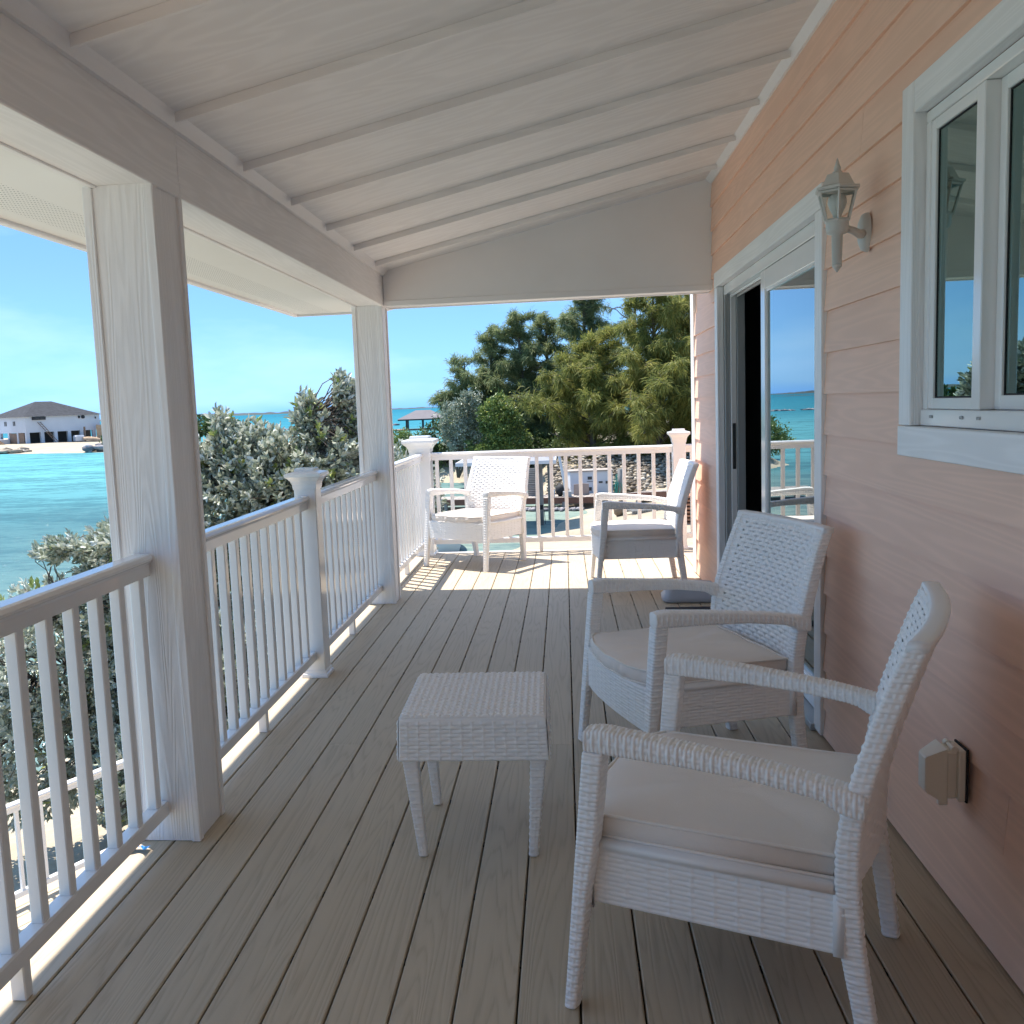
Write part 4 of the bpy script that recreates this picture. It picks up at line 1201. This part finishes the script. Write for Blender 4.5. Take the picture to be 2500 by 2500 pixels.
bag = MB(); V, F = rocks_src[2]; bag.add([tuple(v*np.array([.30, .25, .55])+np.array([0, 0, .3])) for v in V], [tuple(f) for f in F]); bag = bag.obj('dark_bag', BLACK, None, True); bag.location = (-.28, 43.4, -2.97); tag(bag, 'slumped black bag beside the white bucket on the dock', 'bag')
cr_ = MB().box(-.2, .2, -.15, .15, 0, .26, .02).obj('grey_crate', TRACK); cr_.location = (.05, 43.15, -2.95); tag(cr_, 'grey crate on the dock at the foot of the leaning pole', 'crate')
NET = plain('green_net', (.04, .25, .20), .7, .3, 8)
nt_ = tag(empty('net_post', (2.5, 44.0, -3.05)), 'grey post wrapped in green fishing net at the shore', 'post')
MB().tube([(0, 0, 0), (.02, 0, .6), (0, 0, 1.25)], [.13, .12, .11], 8).obj('post', GREYW, nt_, True)
m = MB()
for k in range(26):
    a = rng.uniform(0, 6.28); r = rng.uniform(.14, .30); z0 = rng.uniform(.3, 1.1)
    m.tube([(r*math.cos(a), r*math.sin(a), z0), (r*1.1*math.cos(a+.5), r*1.1*math.sin(a+.5), z0-.35), (r*1.2*math.cos(a+.2), r*1.2*math.sin(a+.2), max(.02, z0-.8))], .016, 4)
m.obj('net', NET, nt_)
pa_ = tag(empty('shadow_slats', (2.95, 36.8, -3.0), R_(20)), 'grey slats laid as a striped shadow on the sand', 'shadow_slats')  # grey slats stand in for a grate-like shadow on the sand
sl = MB().box(-.03, .03, -.5, .5, .0, .05).mesh('slat')
for k in range(12): o = link(sl, 'slat', GREYW, pa_); o.location = (-.6+k*.108, 0, .08)
MB().box(-.65, .65, -.45, -.38, 0, .075).box(-.65, .65, .38, .45, 0, .075).obj('runner', GREYW, pa_)
m = MB(); V, F = rocks_src[4]; m.add([tuple(v*np.array([.30, .28, .5])+np.array([0, 0, .15])) for v in V], [tuple(f) for f in F]); m.tube([(0, 0, .1), (.05, 0, .75)], .09, 8)
st_ = m.obj('tree_stump', JOISTW, None, True); st_.location = (2.08, 37.0, -3.1); tag(st_, 'dark broken stump on the sand left of the striped shadow', 'stump')
fr_ = tag(empty('pallet_stack', (4.35, 33.0, -3.1), R_(-10)), 'stack of orange-brown slatted crates by the right deck corner', 'crates')
sl = MB().box(-.6, .6, -.5, .5, 0, .07).mesh('slat')
for k in range(9): o = link(sl, 'slat', plain('orange_slats', (.42, .19, .10), .8, .2) if k == 0 else bpy.data.materials['orange_slats'], fr_); o.location = (0, 0, k*.13)
# small sailing dinghy
dg = tag(empty('sail_dinghy', (-4.4, 32.5, SEA), R_(15)), 'small white dinghy with a narrow raised sail near the left corner', 'boat')
vs = []; fs = []
for i in range(11):
    t = i/10; w = .62*math.sin(math.pi*(.22+.78*t))**.6 if t < 1 else .01; k_ = .25*t*t
    vs += [(0-w, t*3.4-1.7, .42+k_), (-w*.7, t*3.4-1.7, -.05+k_*.5), (w*.7, t*3.4-1.7, -.05+k_*.5), (w, t*3.4-1.7, .42+k_)]
for i in range(10):
    for k in range(3): fs.append((i*4+k, (i+1)*4+k, (i+1)*4+k+1, i*4+k+1))
fs.append((0, 1, 2, 3))
MB().add(vs, fs).obj('hull', BW, dg, True)
MB().box(-.5, .5, -1.2, .9, .12, .16).box(-.55, .55, -.3, 0, .28, .33).obj('bench', BW, dg)
MB().tube([(0, .4, .1), (-.05, .4, 2.62)], .035, 6).obj('mast', BW, dg)
MB().add([(.0, .38, .35), (.0, -1.05, .42), (-.04, -.75, 1.1), (-.05, -.2, 2.0), (-.05, .38, 2.55), (.03, .38, .35), (.05, -1.04, .42), (.02, -.74, 1.1), (0, -.2, 2.0)], [(0, 1, 2, 3, 4), (4, 8, 7, 6, 5)]).obj('sail', BW, dg)

# ---- lower landing with its own railing
LZD = -2.45
dirv = Vector((-3.70-(-5.02), 8.10-5.58, 0)); ang = math.atan2(dirv.y, dirv.x)-math.pi/2
ll = tag(empty('lower_landing', (-5.02, 5.58, LZD), ang), kind='structure')
COL.objects.unlink(ll)
lw = tag(MB().box(-.1, 3.4, -.2, 2.9, -.30, -.035).obj('lower_landing', JOISTW), kind='structure'); lw.location = (-5.02, 5.58, LZD); lw.rotation_euler = (0, 0, ang)
bmn = MB().box(0, .138, -.25, 2.95, -.03, 0, .003).mesh('deck_board')
for i in range(24): o = link(bmn, 'deck_board', DECK, lw); o.location = (-.12+i*.1441, 0, 0)
rl_ = add_railing((-5.02+.05, 5.58, LZD), ang, 2.85, 'sunlit white railing of the lower landing, seen through the near balusters', height=.86, nb=14, off=.5)
for c in kids(rl_):
    if c.name.startswith('baluster'): c.scale = (.9, .9, 1)
for o in [c for c in kids(rl_) if c.name.startswith('baluster')]: o.location.y = .05+(o.location.y-.5)*1.55

# ================================================================== PLANTS
BARK = plain('bark', (.13, .105, .085), .9, .3, 20)
SILVER = leafmat('silver_leaf', [(0, (.15, .19, .125)), (.40, (.44, .48, .37)), (.85, (.82, .83, .76)), (.93, (.50, .53, .42)), (.95, (.30, .38, .10)), (1, (.40, .44, .16))], .38, .6, .18)
CASU = leafmat('casuarina_needles', [(0, (.08, .11, .05)), (.5, (.22, .27, .12)), (1, (.42, .44, .22))], .6, .3, .5)
CASY = leafmat('casuarina_yellow_needles', [(0, (.085, .11, .03)), (.5, (.23, .255, .065)), (1, (.46, .41, .12))], .6, .3, .45)
BROAD = leafmat('broad_leaf', [(0, (.05, .09, .025)), (.5, (.15, .22, .06)), (.85, (.28, .34, .09)), (1, (.60, .55, .10))], .45, .5, .25)
DGREEN = leafmat('mangrove_leaf', [(0, (.03, .055, .022)), (.6, (.10, .15, .05)), (1, (.20, .26, .08))], .5, .4, .2)
def unit(v): return v/(np.linalg.norm(v, axis=-1, keepdims=True)+1e-9)
def leaves_mesh(name, pos, dirs, ln, wd, mat, tint, fold=.25):
    """folded leaf of two quads at each position"""
    n = len(pos); d = unit(dirs); r = unit(np.cross(d, rng.normal(size=(n, 3)))); up = np.cross(r, d)
    ln = np.broadcast_to(ln, (n,))[:, None]; wd = np.broadcast_to(wd, (n,))[:, None]
    b = pos; tip = pos+d*ln
    L1 = pos+d*ln*.30+r*wd*.5+up*wd*fold; L2 = pos+d*ln*.72+r*wd*.38+up*wd*fold
    R1 = pos+d*ln*.30-r*wd*.5+up*wd*fold; R2 = pos+d*ln*.72-r*wd*.38+up*wd*fold
    V = np.stack([b, L1, L2, tip, R2, R1], 1).reshape(-1, 3)
    o = np.arange(n)[:, None]*6
    F = np.concatenate([np.hstack([o, o+1, o+2, o+3]), np.hstack([o, o+3, o+4, o+5])])
    return npmesh(name, V, F, False, mat, np.r_[tint, tint])
def curve_pts(p0, p1, sag, n=6, wob=.05):
    p0 = np.array(p0); p1 = np.array(p1); t = np.linspace(0, 1, n)[:, None]
    q = p0+(p1-p0)*t; L = np.linalg.norm(p1-p0)
    q[:, 2] += (sag*L*np.sin(np.pi*t[:, 0]))
    q[1:-1] += rng.normal(size=(n-2, 3))*wob*L*.3
    return q
def shrub(name, base, blobs, ntw, label, mat=SILVER, leaf=(.080, .036), per=9, stems=7, cat='shrub', tint_bias=0.0, group=None):
    """woody stems that reach into a set of ellipsoids (centre, radii, weight), each twig tipped with a tuft of leaves"""
    t = tag(empty(name, base), label, cat, group)
    base = np.array(base, float); wood = MB(); w = np.array([b[2] for b in blobs]); w = w/w.sum()
    mains = []
    for s in range(stems):
        b = blobs[rng.choice(len(blobs), p=w)]
        tgt = np.array(b[0])+unit(rng.normal(size=3))*np.array(b[1])*rng.uniform(.1, .6)
        pts = curve_pts(base+rng.normal(size=3)*[.10, .10, 0], tgt, .08, 9, .12)
        mains.append(pts); wood.tube([tuple(p-base) for p in pts], list(np.linspace(.045, .010, 9)*(.7+.6*rng.random())), 6)
    allp = np.concatenate(mains)
    P0 = []; D0 = []; Ln = []
    for k in range(ntw):
        b = blobs[rng.choice(len(blobs), p=w)]
        u = unit(rng.normal(size=3)); rad = rng.uniform(.35, 1.0)**.5
        if mnoise.noise(Vector((u*2.3+np.array(b[0])).tolist())) < -.22: rad *= .72
        tip = np.array(b[0])+u*np.array(b[1])*rad
        if tip[2] < base[2]+.25: continue
        j = np.argmin(np.sum((allp-tip)**2, 1)); root = allp[j]
        if k % 5 == 0:
            pts = curve_pts(root, tip, .05, 5, .15); wood.tube([tuple(p-base) for p in pts], [.009, .007, .006, .005, .003], 4)
        ax = unit((tip-root)[None])[0]*.5+unit(u*1.0+np.array([0, 0, .35]))*.8; ax = ax/np.linalg.norm(ax)
        L = rng.uniform(.07, .16)
        n = per
        s = rng.uniform(0, 1, n)
        pos = tip-ax*L*s[:, None]; side = unit(rng.normal(size=(n, 3)))
        d = ax*(.45+.7*(1-s))[:, None]+side*.75
        P0.append(pos); D0.append(d); Ln.append(np.full(n, rng.uniform(0, 1)))
    P0 = np.concatenate(P0); D0 = np.concatenate(D0); G = np.concatenate(Ln); n = len(P0)
    sc = rng.uniform(.65, 1.15, n)
    tint = np.clip(rng.uniform(0, .88, n)*.75+G*.25*.88+tint_bias, 0, .9); tint = np.where(rng.random(n) < .0, 1, tint)
    tint = np.where(G > .955, rng.uniform(.94, 1, n), tint)
    me = leaves_mesh('foliage', P0-base, D0, leaf[0]*sc, leaf[1]*sc, mat, tint)
    link(me, 'foliage', None, t)
    wood.obj('stem', BARK, t, True)
    return t
# silver shrubs beside the deck
shrub('silver_shrub', (-3.3, 9.9, -3.0), [((-3.45, 9.5, .35), (.62, .7, .85), 2.4), ((-2.9, 9.5, .45), (.62, .7, .80), 2.6), ((-3.72, 9.3, .80), (.20, .3, .38), .35), ((-3.45, 9.3, 1.12), (.13, .2, .36), .22), ((-3.2, 9.4, .95), (.40, .4, .38), .7), ((-3.3, 9.5, -.9), (.95, .9, 1.0), 2.4)], 4300,
      'silvery-leaved shrub filling the gap right of the nearest porch post', leaf=(.082, .037), per=9, group='silver shrubs beside the deck')
shrub('silver_shrub', (-2.5, 9.9, -3.0), [((-2.35, 9.6, .55), (.55, .7, .85), 2.6), ((-2.05, 9.7, 1.15), (.24, .35, .55), .7), ((-2.62, 9.5, 1.22), (.17, .3, .40), .4), ((-2.25, 9.6, 1.50), (.13, .2, .30), .2), ((-2.42, 9.6, -.7), (.8, .8, 1.0), 2.2)], 3500,
      'silvery-leaved shrub with tall shoots, left of the far porch post', leaf=(.082, .037), per=9, group='silver shrubs beside the deck')
shrub('silver_shrub', (-5.0, 9.4, -3.0), [((-4.45, 9.2, -.55), (.75, .7, .75), 2.4), ((-5.3, 9.1, -1.1), (1.1, .8, .9), 2.6), ((-4.35, 9.0, .12), (.50, .5, .30), .9), ((-5.0, 9.0, .08), (.42, .3, .16), .35), ((-4.3, 9.2, -1.8), (1.1, .8, .8), 2.2), ((-5.6, 8.9, -2.0), (1.0, .7, .8), 1.6)], 5000,
      'lower silvery shrub behind the nearest railing, over the water', group='silver shrubs beside the deck')
shrub('silver_shrub', (-3.5, 8.6, -3.0), [((-3.45, 8.7, -1.4), (.75, .6, .9), 2.4), ((-3.9, 8.5, -2.2), (.9, .5, .7), 1.4), ((-2.9, 8.9, -2.0), (.9, .5, .9), 1.6)], 2600,
      'low silvery shrub between the near post and the lower landing', group='silver shrubs beside the deck')
shrub('silver_shrub', (-2.4, 13.2, -3.0), [((-2.4, 13.0, .1), (.75, .7, .85), 2), ((-2.6, 13.0, -1.0), (.9, .8, .9), 1)], 1600,
      'silvery shrub just behind the stout corner newel post', group='silver shrubs beside the deck')

def bush(name, base, blobs, n, label, mat, leaf, cat='bush', group=None):
    t = tag(empty(name, base), label, cat, group); base = np.array(base, float)
    w = np.array([b[2] for b in blobs], float); w /= w.sum(); P0 = []; D0 = []; T0 = []
    wood = MB()
    for k in range(6):
        b = blobs[rng.choice(len(blobs), p=w)]; tgt = np.array(b[0])+rng.normal(size=3)*np.array(b[1])*.3
        wood.tube([tuple(p-base) for p in curve_pts(base, tgt, .05, 5, .1)], [.09, .07, .05, .03, .02], 5)
    cl = n//60
    for k in range(cl):
        b = blobs[rng.choice(len(blobs), p=w)]; u = unit(rng.normal(size=3)); r = rng.uniform(.2, 1)**.45
        c = np.array(b[0])+u*np.array(b[1])*r; s = rng.uniform(.14, .34)*np.mean(b[1])**.5
        q = rng.normal(size=(60, 3))*s*.55+c
        P0.append(q); D0.append(rng.normal(size=(60, 3))+u*.8+[0, 0, .3]); T0.append(np.clip(rng.uniform(0, 1, 60)*.6+rng.uniform(0, .4), 0, 1))
    P0 = np.concatenate(P0); D0 = np.concatenate(D0); T0 = np.concatenate(T0)
    keep = P0[:, 2] > base[2]; P0, D0, T0 = P0[keep], D0[keep], T0[keep]
    sc = rng.uniform(.7, 1.3, len(P0))
    link(leaves_mesh('crown', P0-base, D0, leaf[0]*sc, leaf[1]*sc, mat, T0), 'crown', None, t); wood.obj('trunk', BARK, t, True)
    return t
def needles(P, D, ln, wd, mat, tint, name='crown'):
    n = len(P); d = unit(D); r = unit(np.cross(d, rng.normal(size=(n, 3))))*np.broadcast_to(wd, (n,))[:, None]*.5
    mid = P+d*ln[:, None]*.55; tip = P+d*ln[:, None]+np.array([0, 0, -1])*ln[:, None]*.18
    V = np.stack([P-r*.6, P+r*.6, mid+r, mid-r, tip+r*.25, tip-r*.25], 1).reshape(-1, 3); o = np.arange(n)[:, None]*6
    F = np.concatenate([np.hstack([o, o+1, o+2, o+3]), np.hstack([o+3, o+2, o+4, o+5])])
    return npmesh(name, V, F, False, mat, np.r_[tint, tint])
def casuarina(base, h, r, nbr, ntw, label, mat=CASU, droop=.5, lo=.18, top=None, sparse=1.0, lean=(0, 0), gaps=0.0, only=None):
    t = tag(empty('casuarina_tree', base), label, 'tree', 'feathery casuarina trees behind the beach')
    B = np.array(base, float); wood = MB(); n = 9
    zs = np.linspace(0, h*.95, n); tr = np.stack([lean[0]*(zs/h)**1.3+.12*np.sin(zs*.7+B[0]), lean[1]*(zs/h)+.1*np.cos(zs*.9), zs], 1)
    wood.tube([tuple(p) for p in tr], list(np.linspace(.16+.012*h, .03, n)), 8)
    P0 = []; D0 = []; T0 = []; L0 = []
    for k in range(nbr):
        f = lo+(1-lo)*((k+.5)/nbr); zb = f*h*.93
        a = k*2.39996+rng.normal()*.3
        if only is not None and rng.random() < .75: a = only+rng.normal()*.6
        rr = r*(1.05-.75*f)*rng.uniform(.45, 1.32)
        st = np.array([np.interp(zb, zs, tr[:, 0]), np.interp(zb, zs, tr[:, 1]), zb])
        rise = rng.uniform(.15, .75)*rr
        en = st+np.array([math.cos(a)*rr, math.sin(a)*rr, rise])
        pts = curve_pts(st, en, .10, 6, .10); wood.tube([tuple(p) for p in pts], list(np.linspace(.075*(1.3-f), .018, 6)), 5)
        m_ = int(ntw*rr/r)
        brt = rng.uniform(-.12, .12)
        for j in range(m_):
            s = rng.uniform(.12, 1.0)**.75; i0 = min(4, int(s*5)); p = pts[i0]+(pts[i0+1]-pts[i0])*(s*5-i0)
            off = unit(rng.normal(size=3)*[1, 1, .6])*rng.uniform(.08, .42)*(rr*.45+.2)
            p2 = p+off+np.array([0, 0, rng.uniform(-.1, .22)])
            if gaps and mnoise.noise(Vector(((p2+B)*.9).tolist())) < -gaps: continue
            if j % 3 == 0: wood.tube([tuple(p), tuple((p+p2)/2+[0, 0, .05]), tuple(p2)], [.016, .012, .006], 3, False)
            q = int(rng.integers(18, 30)); s2 = rng.uniform(-.1, 1.15, q)[:, None]
            P0.append(p+(p2-p)*s2+rng.normal(size=(q, 3))*.085)
            dr = unit(off[None])*1.0+rng.normal(size=(q, 3))*.42+np.array([0, 0, -droop*1.0])
            if f > .8: dr = dr+np.array([0, 0, 1.1])
            D0.append(dr); L0.append(rng.uniform(.18, .46, q)); T0.append(np.clip(rng.uniform(0, .7, q)+rng.uniform(0, .3)+brt, 0, 1))
    P0 = np.concatenate(P0); D0 = np.concatenate(D0); L0 = np.concatenate(L0); T0 = np.concatenate(T0)
    link(needles(P0, D0, L0, .030, mat, T0), 'crown', None, t)
    wood.obj('trunk', BARK, t, True)
    return t
G = -2.9
casuarina((-5.9, 60, G), 7.4, 3.0, 34, 50, 'leftmost casuarina, its thin branches reaching left over the gazebo', lo=.25, lean=(-.2, 0), gaps=.15, only=math.pi)
casuarina((-4.6, 61, G), 9.4, 2.7, 46, 70, 'second casuarina from the left, a narrow upright crown', lo=.15, gaps=.28)
casuarina((-2.7, 60, G), 10.2, 2.7, 50, 74, 'third casuarina from the left, with a pointed twin-tipped crown', lo=.15, gaps=.28)
casuarina((-.9, 62, G), 10.2, 2.9, 50, 74, 'casuarina at the middle of the grove, dark and dense', lo=.12, gaps=.28)
casuarina((1.3, 60, G), 13.0, 3.2, 60, 74, 'tall casuarina rising above the beam line, left of the sky gap', lo=.12, gaps=.28)
casuarina((4.9, 64, G), 13.5, 3.8, 44, 34, 'sparse casuarina whose bare branches show against the sky', lo=.25, gaps=.05, only=math.pi*1.05)
casuarina((7.8, 57, G+.4), 14.0, 3.5, 76, 70, 'big drooping casuarina at the right edge of the grove', lo=.2, droop=.8, gaps=.28)
casuarina((1.6, 53.5, G), 8.0, 4.0, 64, 84, 'yellow-green casuarina in front of the tall dark ones', CASY, droop=.5, lo=.03, gaps=.28)
casuarina((4.9, 51, G+.2), 10.2, 4.0, 74, 88, 'yellow-green casuarina overhanging the boardwalk', CASY, droop=.65, lo=.03, gaps=.28)
casuarina((7.9, 52, G+.4), 12.0, 3.9, 70, 80, 'olive casuarina beside the pink wall, low branches drooping', CASY, droop=.65, lo=.03, gaps=.28)
bush('silver_bush', (-6.4, 56, -2.9), [((-6.3, 56, 0.3), (1.1, 1.0, 1.5), 2), ((-5.6, 56, -.6), (1.3, 1, 1.3), 2), ((-5.5, 56, 1.6), (.8, .8, .8), .7)], 9000, 'silver-green bush right of the gazebo', leafmat('silver_far', [(0, (.10, .13, .08)), (.5, (.26, .30, .21)), (1, (.55, .58, .50))], .4, .5, .2), (.16, .07))
bush('broadleaf_bush', (-3.6, 55, -2.9), [((-3.7, 55, .4), (1.2, 1, 1.5), 2), ((-3.3, 55, -.9), (1.3, 1, 1.2), 1.4), ((-4.8, 55, -1.3), (1.0, 1, 1.0), 1)], 10000, 'broad-leaved bush with yellow tips before the casuarinas', BROAD, (.17, .08))
for i, (x, y, r, z, lb) in enumerate(((-9.6, 63, 1.7, -1.6, 'dark round mangrove at the far left end of the bank'), (-7.9, 62.5, 1.8, -1.0, 'dark mangrove below the silver-green bush'), (-5.9, 62.3, 1.8, -1.3, 'dark mangrove on the bank behind the sunlit left chair'),
                                     (-3.8, 61.5, 1.7, -1.2, 'dark mangrove below the broad-leaved bush'), (-1.6, 58, 1.7, -1.4, 'dark shoreline bush behind the slatted grey panel'), (.6, 56.5, 1.6, -1.3, 'dark shoreline bush behind the white storage box'))):
    bush('mangrove_bush', (x, y, -3.3), [((x, y, z), (r, 1.1, r*.8), 2), ((x+.4, y, z-1), (r*1.1, 1.1, .9), 1)], 5200, lb, DGREEN, (.16, .08), group='mangroves along the bank')
for i, (x, y, z) in enumerate(((-11.2, 66, -.9), (-13.0, 72, -1.2))):
    bush('mangrove_bush', (x, y, -3.3), [((x, y, z-.6), (1.7, 1.3, 1.4), 2)], 3600, ('pale green bush under the gazebo, right of the stout newel cap', 'small green bush behind the newel cap, left of the gazebo bushes')[i], BROAD, (.16, .08), group='mangroves along the bank')
bush('round_tree', (-60.5, 157, -3.2), [((-60.3, 157, -.5), (4.5, 3, 2.2), 2), ((-63.5, 156, -1.5), (2.4, 2, 1.4), 1), ((-56, 158, -1.4), (3, 2, 1.4), 1)], 9000, 'dark green tree on the far shore just right of the near post', DGREEN, (.42, .22), cat='tree')
bush('shore_bush', (-70.5, 141.5, -3.0), [((-70.2, 141.5, -2.0), (2.2, 1.2, 1.0), 2)], 2500, 'small green bush above the grey shore rocks', DGREEN, (.32, .16))
bpy.context.view_layer.update()
